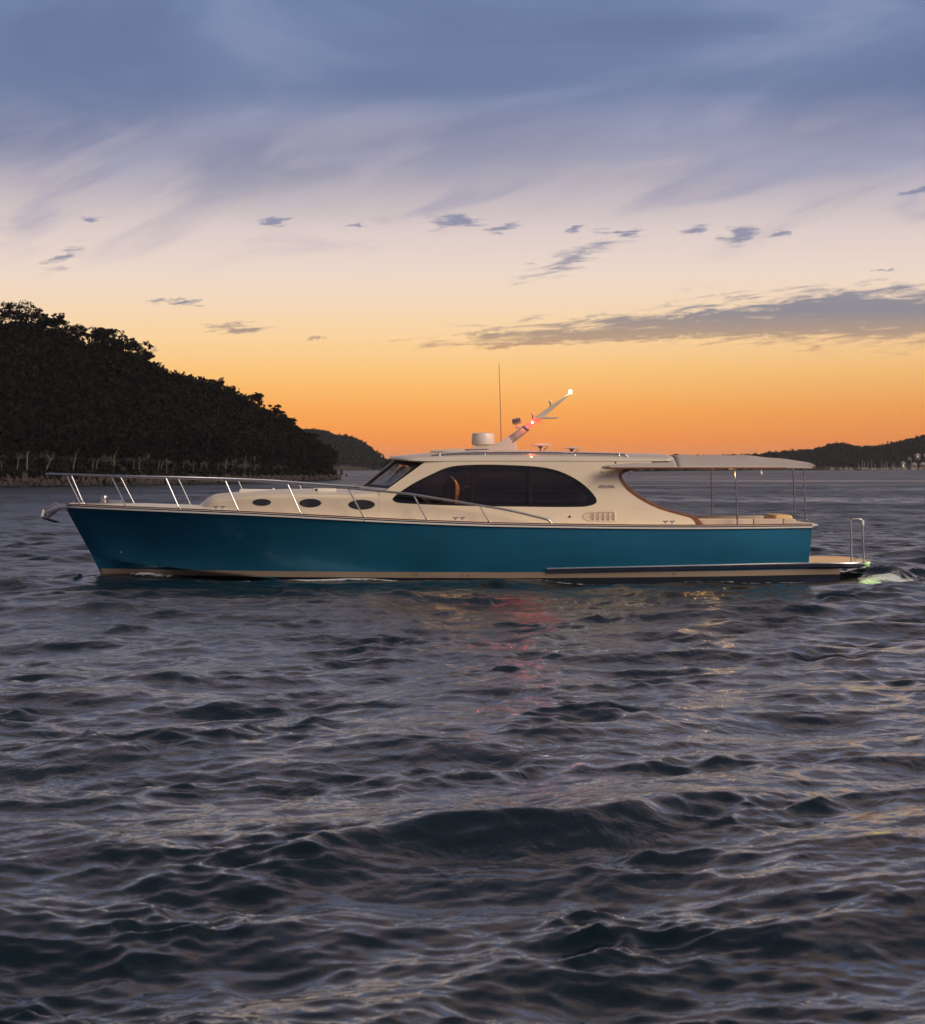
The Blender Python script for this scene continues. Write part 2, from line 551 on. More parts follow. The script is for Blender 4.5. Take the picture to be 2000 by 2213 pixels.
    idx = np.arange(nr * nc).reshape(nr, nc)
    F = np.stack([idx[:-1, :-1], idx[:-1, 1:], idx[1:, 1:], idx[1:, :-1]], -1).reshape(-1, 4)
    # plain sheet behind and beside, so the bay goes on all round
    s = 9000.0
    nv = len(V)
    V = np.concatenate([V, [(-s, -s, -.5), (s, -s, -.5), (s, 7.2, -.5), (-s, 7.2, -.5)]])
    F = np.concatenate([F, [[nv, nv + 1, nv + 2, nv + 3]]])
    me = big_mesh(V, F)
    at = me.attributes.new('foam', 'FLOAT', 'POINT')
    at.data.foreach_set('value', np.concatenate([foam.ravel(), np.zeros(4)]).astype(np.float32))

    at = me.attributes.new('ripple', 'FLOAT', 'POINT')
    at.data.foreach_set('value', np.concatenate([rough.ravel(), np.full(4, .15)]).astype(np.float32))
    m = bpy.data.materials.new('sea_water'); m.use_nodes = True
    nt = m.node_tree; N, L_ = nt.nodes, nt.links
    b = N['Principled BSDF']
    b.inputs['Base Color'].default_value = (.0035, .010, .013, 1)
    b.inputs['Roughness'].default_value = .07
    b.inputs['IOR'].default_value = 1.33
    ra = N.new('ShaderNodeAttribute'); ra.attribute_name = 'ripple'; 
    def scaled(k_, c_):
        q_ = N.new('ShaderNodeMath'); q_.operation = 'MULTIPLY_ADD'; q_.inputs[1].default_value = k_; q_.inputs[2].default_value = c_
        L_.new(ra.outputs['Fac'], q_.inputs[0]); return q_.outputs[0]
    
    sq = N.new('ShaderNodeMath'); sq.operation = 'POWER'; L_.new(ra.outputs['Fac'], sq.inputs[0]); sq.inputs[1].default_value = 2.0
    geo = N.new('ShaderNodeNewGeometry')
    def noise(scale, stretch, detail, rough=.55):
        mp = N.new('ShaderNodeMapping'); mp.inputs['Scale'].default_value = stretch; mp.inputs['Rotation'].default_value = (0, 0, R(38))
        L_.new(geo.outputs['Position'], mp.inputs[0])
        n = N.new('ShaderNodeTexNoise'); n.inputs['Scale'].default_value = scale; n.inputs['Detail'].default_value = detail
        n.inputs['Roughness'].default_value = rough; n.inputs['Distortion'].default_value = .6
        L_.new(mp.outputs[0], n.inputs['Vector'])
        return n.outputs[0]
    # cat's paws: gusts roughen the distant water in streaks
    gs = noise(.035, (.35, 1.0, 1), 5, .6)
    ga = N.new('ShaderNodeMath'); ga.operation = 'MULTIPLY_ADD'; ga.inputs[1].default_value = 12.0; ga.inputs[2].default_value = -1.0
    L_.new(gs, ga.inputs[0])
    gm = N.new('ShaderNodeMath'); gm.operation = 'MULTIPLY_ADD'; gm.inputs[2].default_value = .018
    L_.new(sq.outputs[0], gm.inputs[0]); L_.new(ga.outputs[0], gm.inputs[1]); L_.new(gm.outputs[0], b.inputs['Roughness'])
    h1 = noise(8.0, (1.0, .6, 1), 5, .62)
    h2 = noise(2.4, (1.0, .6, 1), 4)
    b1 = N.new('ShaderNodeBump'); b1.inputs['Strength'].default_value = 1.0; b1.inputs['Distance'].default_value = .006
    L_.new(h1, b1.inputs['Height'])
    b2 = N.new('ShaderNodeBump'); b2.inputs['Strength'].default_value = 1.0; L_.new(scaled(.32, .002), b2.inputs['Distance'])
    L_.new(h2, b2.inputs['Height']); L_.new(b1.outputs[0], b2.inputs['Normal'])
    h3 = noise(.55, (1.0, .5, 1), 3)
    b3 = N.new('ShaderNodeBump'); b3.inputs['Strength'].default_value = 1.0; L_.new(scaled(.55, .004), b3.inputs['Distance'])
    L_.new(h3, b3.inputs['Height']); L_.new(b2.outputs[0], b3.inputs['Normal'])
    L_.new(b3.outputs[0], b.inputs['Normal'])
    fa = N.new('ShaderNodeAttribute'); fa.attribute_name = 'foam'
    fn = noise(5.0, (1, .6, 1), 8, .78)
    ad = N.new('ShaderNodeMath'); ad.operation = 'MULTIPLY_ADD'
    L_.new(fn, ad.inputs[0]); ad.inputs[1].default_value = 2.6; ad.inputs[2].default_value = -1.95
    ad2 = N.new('ShaderNodeMath'); ad2.operation = 'ADD'
    L_.new(ad.outputs[0], ad2.inputs[0]); L_.new(fa.outputs['Fac'], ad2.inputs[1])
    mr = N.new('ShaderNodeMapRange'); mr.inputs[1].default_value = 0.0; mr.inputs[2].default_value = .28
    mr.inputs[4].default_value = .85
    L_.new(ad2.outputs[0], mr.inputs[0])
    df = N.new('ShaderNodeBsdfDiffuse'); df.inputs[0].default_value = (.62, .62, .60, 1)
    mx = N.new('ShaderNodeMixShader')
    L_.new(mr.outputs[0], mx.inputs[0]); L_.new(b.outputs[0], mx.inputs[1]); L_.new(df.outputs[0], mx.inputs[2])
    L_.new(mx.outputs[0], N['Material Output'].inputs[0])
    o = link('water', me, m, angle=None)
    o['kind'] = 'structure'
    return o

build_water()

# ================================================================== land
def leaf_mesh(centers, radii, per, size, flat=.75):
    """triangular leaf sprays spread through ellipsoidal clumps"""
    n = len(centers)
    c = np.repeat(np.asarray(centers), per, 0); r = np.repeat(np.asarray(radii), per)
    d = RNG.normal(size=(n * per, 3)); d /= np.linalg.norm(d, axis=1, keepdims=True)
    rad = r * RNG.uniform(.55, 1.05, n * per)
    p = c + d * np.stack([rad, rad, rad * flat], -1)
    a = RNG.normal(size=(n * per, 3)); a /= np.linalg.norm(a, axis=1, keepdims=True)
    b = np.cross(a, RNG.normal(size=(n * per, 3))); b /= np.linalg.norm(b, axis=1, keepdims=True)
    s = size * RNG.uniform(.6, 1.4, (n * per, 1))
    V = np.stack([p - a * s, p + a * s * .6 + b * s * .8, p + a * s * .5 - b * s * .9], 1).reshape(-1, 3)
    F = np.arange(len(V)).reshape(-1, 3)
    return V, F, per * 3

def foliage_mat(name, dark, light):
    m = bpy.data.materials.new(name); m.use_nodes = True
    nt = m.node_tree; b = nt.nodes['Principled BSDF']
    b.inputs['Roughness'].default_value = .7
    b.inputs['Specular IOR Level'].default_value = .08
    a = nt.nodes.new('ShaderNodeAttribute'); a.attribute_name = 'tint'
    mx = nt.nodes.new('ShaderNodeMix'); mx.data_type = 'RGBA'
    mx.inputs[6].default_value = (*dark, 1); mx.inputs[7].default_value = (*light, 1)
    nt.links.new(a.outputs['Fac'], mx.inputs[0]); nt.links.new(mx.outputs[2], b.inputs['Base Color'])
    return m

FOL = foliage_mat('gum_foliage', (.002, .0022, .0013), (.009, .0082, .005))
BARK = mat('pale_gum_bark', (.13, .10, .08), .8, noise=.35, nscale=3, stretch=(1, 1, .3))
BARKD = mat('dark_bark', (.05, .04, .03), .9, noise=.3)

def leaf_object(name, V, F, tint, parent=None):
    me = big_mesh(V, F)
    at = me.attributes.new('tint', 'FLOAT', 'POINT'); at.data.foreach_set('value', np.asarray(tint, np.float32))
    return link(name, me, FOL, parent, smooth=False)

class Hill:
    """a wooded ridge: skyline and shoreline given as (photo x, photo y) and (photo x, distance)"""
    def __init__(s, skyline, shore, depth, canopy, bank=.6):
        a = np.array(skyline, float); s.px, s.py = a[:, 0], a[:, 1]
        b = np.array(shore, float); s.sx, s.sd = b[:, 0], b[:, 1]
        s.depth, s.canopy, s.bank = depth, canopy, bank
    def ridge(s, px):
        ys = np.interp(px, s.sx, s.sd); py = np.interp(px, s.px, s.py)
        z0 = CAM_H + (HORIZ - py) / FPX * ys
        yr = ys + np.clip((z0 - s.canopy), 1.5, None) * s.depth + 8
        zr = CAM_H + (HORIZ - py) / FPX * yr - s.canopy
        return ys, yr, np.maximum(zr, s.bank * .6)
    def at(s, px, t):
        """t<0 under water, 0 shore, 1 ridge, >1 back slope"""
        ys, yr, zr = s.ridge(px)
        Y = ys + (yr - ys) * t
        tt = np.clip(t, 0, 1)
        z = s.bank * np.clip(tt / .05, 0, 1) + np.maximum(zr - s.bank, 0) * np.clip((tt - .06) / .94, 0, 1) ** .85
        z = np.where(t > 1, zr - (t - 1) * (yr - ys) * .55, z)
        z = np.where(t < 0, t * 40, z)
        X = (px - 1000) / FPX * Y
        return X, Y, z

def terrain(name, hill, p0, p1, n, m_, ts=None):
    ts = np.concatenate([[-.06, -.02, 0, .012, .03, .05, .08], np.linspace(.12, 1, 16), [1.15, 1.4, 1.9, 2.6]]) if ts is None else ts
    pp = np.linspace(p0, p1, n)
    PP, TT = np.meshgrid(pp, ts)
    X, Y, Z = hill.at(PP, TT)
    j = RNG.normal(0, 1, Z.shape)
    j = (j + np.roll(j, 1, 1)) * .5
    Z = Z + np.where((TT > 0) & (TT < .1), j * hill.bank * .28, np.where(TT >= .1, j * .25, 0))
    Y = Y + np.where((TT >= 0) & (TT < .1), np.roll(j, 3, 1) * .9, 0)
    V = np.stack([X, Y, Z], -1).reshape(-1, 3)
    nr, nc = X.shape
    idx = np.arange(nr * nc).reshape(nr, nc)
    F = np.stack([idx[:-1, :-1], idx[:-1, 1:], idx[1:, 1:], idx[1:, :-1]], -1).reshape(-1, 4)
    o = link(name, big_mesh(V, F), m_, angle=None)
    o['kind'] = 'structure'
    return o

def land_mat():
    m = bpy.data.materials.new('shore_ground'); m.use_nodes = True
    nt = m.node_tree; b = nt.nodes['Principled BSDF']; b.inputs['Roughness'].default_value = .9
    g = nt.nodes.new('ShaderNodeNewGeometry'); s = nt.nodes.new('ShaderNodeSeparateXYZ'); nt.links.new(g.outputs['Position'], s.inputs[0])
    n = nt.nodes.new('ShaderNodeTexNoise'); n.inputs['Scale'].default_value = .8; n.inputs['Detail'].default_value = 6
    nt.links.new(g.outputs['Position'], n.inputs['Vector'])
    ad = nt.nodes.new('ShaderNodeMath'); ad.operation = 'MULTIPLY_ADD'; ad.inputs[1].default_value = 1.0
    nt.links.new(n.outputs[0], ad.inputs[0]); nt.links.new(s.outputs[2], ad.inputs[2])
    mr = nt.nodes.new('ShaderNodeMapRange'); mr.inputs[1].default_value = .4; mr.inputs[2].default_value = 2.6
    nt.links.new(ad.outputs[0], mr.inputs[0])
    cr = nt.nodes.new('ShaderNodeValToRGB')
    e = cr.color_ramp.elements
    e[0].position = 0; e[0].color = (.016, .012, .010, 1)
    e[1].position = 1; e[1].color = (.016, .015, .010, 1)
    for p, c in ((.22, (.018, .013, .010, 1)), (.34, (.038, .022, .015, 1)), (.50, (.032, .020, .014, 1)), (.70, (.03, .024, .016, 1))):
        x = e.new(p); x.color = c
    nt.links.new(mr.outputs[0], cr.inputs[0]); nt.links.new(cr.outputs[0], b.inputs['Base Color'])
    return m
LAND = land_mat()

def forest(name, hill, p0, p1, n, crown, label, tmin=.09, per=26, clumps=7, leaf=.42, cat='forest', ridge_n=0):
    px = RNG.uniform(p0, p1, n); t = RNG.uniform(tmin, 1.0, n) ** .85
    if ridge_n:
        px = np.concatenate([px, np.linspace(p0, p1, ridge_n) + RNG.normal(0, (p1 - p0) / ridge_n * .3, ridge_n)])
        t = np.concatenate([t, RNG.uniform(.95, 1.04, ridge_n)])
    X, Y, Z = hill.at(px, t)
    k = len(px)
    sz = crown * np.clip(RNG.lognormal(-.15, .32, k), .45, 1.6)
    hh = hill.canopy * RNG.uniform(.80, 1.15, k)
    cs, rs, tn = [], [], []
    tt = np.clip(RNG.beta(1.4, 2.6, k), 0, 1)
    for i in range(k):
        for c in range(clumps):
            a = RNG.uniform(0, 2 * math.pi); q = RNG.uniform(.15, .75) * sz[i]
            up = 1 - (q / sz[i]) ** 2 * .5
            cs.append((X[i] + math.cos(a) * q, Y[i] + math.sin(a) * q, Z[i] + hh[i] * (.30 + .5 * up * RNG.uniform(.55, 1.1))))
            rs.append(sz[i] * RNG.uniform(.28, .50)); tn.append(np.clip(tt[i] + RNG.normal(0, .13), 0, 1))
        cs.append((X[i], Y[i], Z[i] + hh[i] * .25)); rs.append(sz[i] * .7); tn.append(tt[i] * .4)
    V, F, v = leaf_mesh(cs, rs, per, leaf)
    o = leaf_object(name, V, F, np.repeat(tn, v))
    o['kind'] = 'stuff'; o['label'] = label; o['category'] = cat
    return o

head = Hill([(-420, 640), (-150, 655), (0, 684), (60, 690), (110, 700), (165, 722), (240, 738), (290, 752), (330, 772), (373, 796), (417, 812), (470, 828),
             (510, 850), (552, 872), (600, 892), (643, 924), (664, 942), (680, 962), (694, 980), (704, 1000), (713, 1020), (732, 1034)],
            [(-420, 270), (0, 318), (300, 345), (500, 385), (700, 460), (748, 480)], 2.9, 5.2, .9)
terrain('headland_ground', head, -400, 736, 420, LAND)
forest('headland_forest', head, -380, 704, 2300, 2.35, 'dark wooded hillside of the headland behind the bow', tmin=.10, per=22, clumps=7, leaf=.30, ridge_n=320)
# low scrub along the bank
ppx = RNG.uniform(-380, 730, 900); X, Y, Z = head.at(ppx, RNG.uniform(.055, .13, 900))
V, F, v = leaf_mesh(np.stack([X, Y, Z + .35], -1), RNG.uniform(.35, .9, 900), 16, .22)
sc_ = leaf_object('bank_scrub', V, F, np.repeat(RNG.uniform(.1, .9, 900), v))
sc_['kind'] = 'stuff'; sc_['label'] = 'low dry scrub along the bank of the headland'; sc_['category'] = 'scrub'

hillw = Hill([(560, 925), (640, 929), (664, 929), (696, 930), (722, 939), (754, 945), (786, 960), (807, 981), (830, 1004), (846, 1018)],
             [(560, 1450), (846, 1550)], 2.6, 4.5, .8)
terrain('far_headland_ground', hillw, 560, 848, 120, LAND)
forest('far_headland_forest', hillw, 570, 842, 1300, 4.0, 'hazy wooded headland ending in a steep drop behind the windscreen', per=18, clumps=6, leaf=.95, ridge_n=90)
hillb = Hill([(900, 1012), (1100, 1002), (1300, 994), (1450, 989), (1600, 984), (1644, 981), (1701, 975), (1762, 970), (1850, 967), (2050, 960), (2300, 960)],
             [(900, 1050), (1350, 1150), (2300, 2300)], 3.0, 4.0, .8)
terrain('distant_shore_ground', hillb, 900, 2300, 200, LAND)
forest('distant_shore_forest', hillb, 905, 2290, 1900, 4.6, 'low grey wooded ridge running behind the aft awning', per=12, clumps=5, leaf=.95, ridge_n=240)
hillr = Hill([(1715, 1012), (1745, 985), (1768, 972), (1791, 960), (1811, 958), (1852, 966), (1890, 966), (1940, 956), (1969, 948), (2000, 941), (2120, 925), (2400, 915)],
             [(1715, 1500), (2400, 1560)], 3.0, 4.2, .8)
terrain('right_shore_ground', hillr, 1715, 2400, 160, LAND)
forest('right_shore_forest', hillr, 1720, 2390, 1900, 4.4, 'dark wooded hill above the moored boats at the right edge', per=13, clumps=5, leaf=.9, ridge_n=150)

# ---- single trees one can tell apart
def gum_tree(name, label, base, height, lean, seed, group, crown=1.0, bark=BARK, forks=2, bare=False, r0=None, low=.5):
    rg = random.Random(seed)
    t = thing(name, label, 'tree', base, group)
    r0 = r0 or height * .026
    z1 = height * low
    top = Vector((lean * z1, rg.uniform(-.2, .2), z1))
    trunk = [Vector((0, 0, -.5)), Vector((lean * z1 * .22 + rg.uniform(-.06, .06) * height * .3, 0, z1 * .35)), Vector((lean * z1 * .66, 0, z1 * .7)), top]
    ms = [tube(catmull(trunk, 4), list(np.linspace(r0, r0 * .66, 13)), 7)]
    tips = []
    for f_ in range(forks):
        sgn = (-1) ** f_
        a = sgn * rg.uniform(.30, .8) + lean * .3
        L_ = height * (1 - low) * rg.uniform(.75, 1.05)
        mid = top + Vector((a * L_ * .42, rg.uniform(-.3, .3), L_ * .42))
        tip = mid + Vector((a * L_ * .30 + rg.uniform(-.1, .1) * L_, rg.uniform(-.4, .4), L_ * .5))
        ms.append(tube(catmull([top - Vector((0, 0, .1)), mid, tip], 4), list(np.linspace(r0 * .52, r0 * .16, 9)), 6))
        tips += [mid * .4 + tip * .6, tip]
        for q in range(2):
            bt = mid + Vector((rg.uniform(-.5, .5) * L_, rg.uniform(-.4, .4), L_ * rg.uniform(.15, .5)))
            ms.append(tube(catmull([mid, (mid + bt) / 2 + Vector((0, 0, -.08 * L_)), bt], 3), list(np.linspace(r0 * .3, r0 * .09, 7)), 5))
            tips.append(bt)
    link('trunk', join(*ms), bark, t)
    if not bare:
        cs, rs = [], []
        for p in tips:
            for q in range(4):
                cs.append((p.x + rg.uniform(-.75, .75) * crown, p.y + rg.uniform(-.5, .5) * crown, p.z + rg.uniform(-.12, .38) * crown)); rs.append(crown * rg.uniform(.18, .46))
        V, F, v = leaf_mesh(cs, rs, 34, .14 * max(1, height / 7), .5)
        leaf_object('crown', V, F, np.repeat(RNG.uniform(.25, .8, len(cs)), v), t)
    return t

SHORE = [(36, 1044, 62, .10, 2, .55, 'forked pale gum, second trunk from the left edge on the shore'),
         (58, 1045, 66, .02, 2, .62, 'thick white-trunked gum, third from the left edge on the shore'),
         (97, 1043, 60, .42, 3, .45, 'crooked pale gum leaning right above the bow rail tip'),
         (4, 1046, 50, -.05, 2, .5, 'pale gum at the very left edge of the shore'),
         (156, 1037, 60, .18, 2, .7, 'slim pale gum above the second pair of bow rail posts'),
         (200, 1034, 44, .04, 2, .55, 'left trunk of a pair of slim gums between the second and third rail posts'),
         (206, 1034, 46, .16, 2, .55, 'right leaning trunk of a pair of slim gums between the second and third rail posts'),
         (244, 1030, 58, .10, 1, .72, 'bent pale gum over the second stanchion of the bow rail'),
         (288, 1028, 42, .05, 2, .6, 'short slim gum left of a straight one above the bow rail'),
         (301, 1030, 56, .02, 2, .62, 'straight pale gum above the middle of the foredeck'),
         (341, 1026, 38, .12, 2, .65, 'leaning slim gum, left of a clump of four above the foredeck'),
         (347, 1025, 42, .22, 2, .65, 'strongly leaning slim gum in a clump of four above the foredeck'),
         (360, 1025, 46, .0, 2, .65, 'upright slim gum in a clump of four above the foredeck'),
         (372, 1027, 36, .25, 3, .5, 'branching low gum right of a clump above the foredeck'),
         (396, 1024, 40, .04, 2, .6, 'slim gum above the front edge of the cabin trunk'),
         (418, 1020, 38, .02, 2, .7, 'thin gum left of the brown grass patch on the shore'),
         (434, 1020, 34, .05, 2, .6, 'small thin gum over the left end of the brown grass patch'),
         (446, 1018, 42, .03, 2, .7, 'pale thin gum over the brown grass patch'),
         (472, 1022, 34, .02, 2, .65, 'thin gum beside the brown grass patch'),
         (488, 1024, 46, .03, 3, .62, 'pale gum with level side branches over the brown grass'),
         (502, 1022, 42, .06, 2, .65, 'slim gum just right of the one with level branches'),
         (531, 1020, 50, .0, 2, .75, 'tall straight white trunk over the front porthole'),
         (550, 1018, 46, .02, 2, .72, 'thin straight gum right of the tall white trunk')]
for i, (px, py, hp, ln_, fk, lw, lb) in enumerate(SHORE):
    x, y, z = head.at(np.array(float(px)), np.array(.068 + .004 * (i % 3)))
    h = hp / FPX * float(y) * 1.12
    gum_tree('gum_tree', lb, (float(x), float(y), float(z)), h, ln_, 100 + i, 'pale gums along the headland shore', crown=h * .30, forks=fk, low=lw, r0=h * (.035 if px in (58, 97) else .022))

RIDGE = [(28, 676, 1.5, 'tallest spreading tree on the skyline at the upper left'), (58, 684, 1.0, 'lower right neighbour of the tallest skyline tree'),
         (95, 694, 1.0, 'flat-topped skyline tree left of the first dip'), (113, 694, 1.0, 'rounded skyline tree at the top of the first dip'),
         (150, 712, 1.1, 'isolated round skyline tree after the first dip'), (196, 722, 1.0, 'low dome-shaped skyline tree in mid ridge'),
         (222, 726, 1.15, 'broad skyline tree with gaps in its crown in mid ridge'), (240, 736, 1.0, 'drooping skyline tree at the right end of mid ridge'),
         (262, 744, .9, 'small round skyline tree below mid ridge'), (286, 748, .9, 'wispy twin-topped skyline tree above the steep slope'),
         (306, 764, .8, 'thin leaning skyline tree on the steep slope'), (466, 828, .9, 'domed skyline tree over the cabin trunk'),
         (488, 838, .9, 'ragged skyline tree hanging right over the cabin trunk'), (532, 862, 1.0, 'open-crowned skyline tree before the last knoll'),
         (545, 866, .7, 'small open skyline tree right beside the open-crowned one'), (590, 884, .9, 'round skyline tree on the last knoll'),
         (618, 906, .8, 'small skyline tree falling towards the tip of the headland')]
for i, (px, py, s, lb) in enumerate(RIDGE):
    x, y, z = head.at(np.array(float(px)), np.array(1.0))
    htop = CAM_H + (HORIZ - (py - 14 * s)) / FPX * float(y)
    gum_tree('ridge_tree', lb, (float(x), float(y), float(z) - .3), max(3.2, htop - float(z)), random.uniform(-.1, .15), 300 + i,
             'trees on the headland skyline', crown=1.35 * s, bark=BARKD, forks=3, low=.5)

# ================================================================== the motor yacht (local frame: x aft, y away from camera, z up from the waterline)
boat = thing('motor_yacht', 'long blue motor yacht with cream cabin, bow rail and aft awning', 'boat', (0, BOAT_Y, 0))

def sub(name, me, m, parent=None, **k):
    return link(name, me, m, boat if parent is None else parent, **k)

def L(px, py, h=0.0):
    """photo pixel to the boat frame on a plane h metres nearer than the centreline"""
    D = BOAT_Y - h
    return (px - 1000) / FPX * D, -h, CAM_H - (py - HORIZ) / FPX * D

half = pchip([-8.58, -8.3, -8.0, -7.4, -6.5, -5.5, -4.0, -2.0, 0, 2.5, 5.0, 7.3], [0.03, .30, .48, .80, 1.19, 1.53, 1.90, 2.20, 2.33, 2.36, 2.28, 2.08])
zsheer = pchip([-8.58, -5.5, -4.2, -1.0, 1.0, 4.8, 7.3], [1.50, 1.395, 1.345, 1.195, 1.13, 1.085, 1.105])
halfc = pchip([-7.98, -7.6, -7.0, -6.0, -5.0, -4.0, -2.0, 0, 3, 5, 7.2], [0.02, .22, .47, .88, 1.24, 1.54, 1.93, 2.12, 2.20, 2.16, 2.00])
zch = pchip([-7.98, -6.5, -5.0, -4.2, -3.0, 0, 7.2], [.41, .27, .12, .045, -.05, -.12, -.10])

def column(u, nv=10, step=True):
    S = np.array([-8.58 + 15.87 * u, 0, 0]); S[1] = half(S[0]); S[2] = zsheer(S[0])
    C = np.array([-7.98 + 15.15 * u, 0, 0]); C[1] = halfc(C[0]); C[2] = zch(C[0])
    K = np.array([-7.56 + 14.6 * u, 0.0, -.36 - .42 * min(1, u * 3)])
    pts = [K, K * .5 + C * .5 + np.array([0, .04, -.03])]
    if step: pts.append(C + np.array([0, -.035 * min(1, u * 8), -.012]))
    fl = .13 * max(0, 1 - u / .5) * min(1, u * 12)
    for v in np.linspace(0, 1, nv):
        q = C + (S - C) * v
        q[1] += -fl * 4 * v * (1 - v) * (1 - .3 * v) + .03 * math.sin(math.pi * v) * min(1, max(0, (u - .35) * 3))
        pts.append(q)
    return np.array(pts)

US = np.concatenate([np.linspace(0, 1, 30)[:-1] ** 1.5 * .3, np.linspace(.3, 1, 40)])
def hull_at(u, z, off=0.0):
    c = column(u, 14, False)
    i = np.searchsorted(c[:, 2], z); i = min(max(i, 1), len(c) - 1)
    t = (z - c[i - 1, 2]) / (c[i, 2] - c[i - 1, 2])
    p = c[i - 1] + (c[i] - c[i - 1]) * t
    p[1] += off
    return p
def mirror(rings, s):
    return [[(p[0], s * p[1], p[2]) for p in r] for r in rings]

rings = [column(u) for u in US]
hull = sub('hull', join(loft(mirror(rings, -1)), loft(mirror(rings, 1))), HULL, angle=28)
# transom, bowed aft
end = column(1.0)
tr = []
for k_ in range(-8, 9):
    q = k_ / 8
    tr.append([(p[0] + .17 * (1 - q * q) , p[1] * q, p[2]) for p in end])
sub('transom', loft(tr), HULL)
# boot stripe and antifouling, a coat proud of the hull
ztop = pchip([-9, 1.0, 5.0, 8], [.19, .19, .215, .265]); zbot = pchip([-9, 1.0, 5.0, 8], [.068, .07, .10, .145])
def band(z0, z1, off, nz, ext=True):
    rr = []
    for u in US:
        r_ = []
        for v in np.linspace(0, 1, nz):
            x0 = -7.9 + 15.1 * u
            za = z0(x0) if callable(z0) else z0
            zb = z1(x0) if callable(z1) else z1
            p = hull_at(u, za + (zb - za) * v, off)
            if u == 0: p[0] -= off; p[1] = .004
            r_.append(p)
        rr.append(r_)
    if ext:
        for xe in (7.5, 7.87):
            r_ = []
            for v in np.linspace(0, 1, nz):
                p = hull_at(1.0, (z0(xe) if callable(z0) else z0) * (1 - v) + (z1(xe) if callable(z1) else z1) * v, off)
                p[0] = xe; r_.append(p)
            rr.append(r_)
        rr.append([(7.89, p[1] * .5, p[2]) for p in rr[-1]])
        rr.append([(7.89, 0, p[2]) for p in rr[-2]])
    return join(loft(mirror(rr, -1)), loft(mirror(rr, 1)))
sub('boot_stripe', band(zbot, ztop, .012, 6), STRIPE, angle=50)
sub('bottom_paint', band(-.33, zbot, .008, 8), ANTIF, angle=50)
rr = []
for xe in (6.9, 7.86):
    p = hull_at(1.0, .2)
    rr.append([(xe, -p[1] + .01, -.3), (xe, -p[1] + .01, .335), (xe, p[1] - .01, .335), (xe, p[1] - .01, -.3)])
sub('platform_support', loft(rr, closed=True, caps=True), NAVY, smooth=False)
lr = []
for u in np.linspace(.60, 1, 30):
    lr.append([hull_at(u, .24 + .02 * u, .014), hull_at(u, .34, .014)])
def plan_strip(path, prof):
    """sweep an (out, up) profile along a path, outwards in plan"""
    rr_, n = [], len(path)
    for i, p in enumerate(path):
        a, b = np.array(path[max(i - 1, 0)]), np.array(path[min(i + 1, n - 1)])
        d = b - a; d[2] = 0; d = d / (np.linalg.norm(d) + 1e-9)
        o_ = np.array([d[1], -d[0], 0])
        rr_.append([np.array(p) + o_ * a_ + np.array([0, 0, b_]) for a_, b_ in prof])
    return loft(rr_, closed=True, caps=True)
XS = np.concatenate([-8.58 + np.linspace(0, 1, 26)[:-1] ** 1.7 * 3, np.linspace(-5.58, 7.29, 50)])
def sheer_path(s, off=0.0, dz=0.0):
    return [np.array([x, s * (half(x) + off), zsheer(x) + dz]) for x in XS]
def sheer_strip(o0, o1, z0, z1):
    out = []
    for s in (-1, 1):
        p = sheer_path(s)
        p[0][0] -= o1 * .8
        pr = [(o0, z0), (o1, z0), (o1 + .004, (z0 + z1) / 2), (o1, z1), (o0, z1)]
        if s > 0: pr = [(-a, b) for a, b in pr]
        out.append(plan_strip(p, pr))
    return join(*out)
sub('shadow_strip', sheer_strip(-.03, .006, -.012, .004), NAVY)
rub = sub('rub_rail', sheer_strip(-.03, .035, .005, .038), WHITE)
sub('rub_rail_inlay', sheer_strip(-.03, .020, .0385, .060), NAVY, rub)
sub('toe_strip', sheer_strip(-.05, .016, .0605, .072), WHITE, rub)
sub('cap_rail', sheer_strip(-.10, .012, .0725, .098), TEAK)

# lower rubbing strake running into the swim platform edge
ZP = .372
plat = [(6.95, 2.03), (7.3, 2.10), (7.8, 2.10), (8.15, 2.02), (8.42, 1.82), (8.58, 1.45), (8.67, .8), (8.70, 0)]
pc = catmull([(a, b, 0) for a, b in plat], 6)
outline = [(p.x, -p.y) for p in pc] + [(p.x, p.y) for p in pc[::-1][1:]]
bm = bmesh.new()
tv = [bm.verts.new((x, y, ZP)) for x, y in outline]; bv = [bm.verts.new((6.95 + (x - 6.95) * .97, y * .97, ZP - .11)) for x, y in outline]
bm.faces.new(tv); bm.faces.new(bv[::-1])
for i in range(len(tv)):
    j = (i + 1) % len(tv); bm.faces.new((tv[i], bv[i], bv[j], tv[j]))
bmesh.ops.recalc_face_normals(bm, faces=bm.faces)
me = bpy.data.meshes.new('m'); bm.to_mesh(me); bm.free()
plo = sub('swim_platform', me, NAVY, angle=40)
# laid teak on the platform: planks running athwart with caulked gaps
px0 = 7.16
k_ = 0
while px0 < 8.56:
    x1_ = min(px0 + .098, 8.62)
    xm = (px0 + x1_) / 2
    ys_ = [abs(y) for (x, y), (x2, y2) in zip(outline[:len(pc)], outline[1:len(pc)]) if x <= xm <= x2]
    w = (ys_[0] if ys_ else 1.0) - .07
    link('plank', box((xm, 0, ZP + .006), (x1_ - px0, 2 * w, .014), .002, seg=1), TEAKD, plo)
    px0 += .104; k_ += 1
edge = []
for x in np.linspace(1.84, 6.6, 40):
    u = (x + 7.9) / 15.1
    z = .262 + (x - 1.84) / 5.1 * .108
    p = hull_at(min(u, 1), z, .03); edge.append(np.array([p[0], -p[1], p[2]]))
pathn = edge + [np.array([p.x, -p.y - .012, ZP - .004]) for p in pc if p.x > 7.25] + [np.array([p.x, p.y + .012, ZP - .004]) for p in pc[::-1] if p.x > 7.25] + [np.array([e[0], -e[1], e[2]]) for e in edge[::-1]]
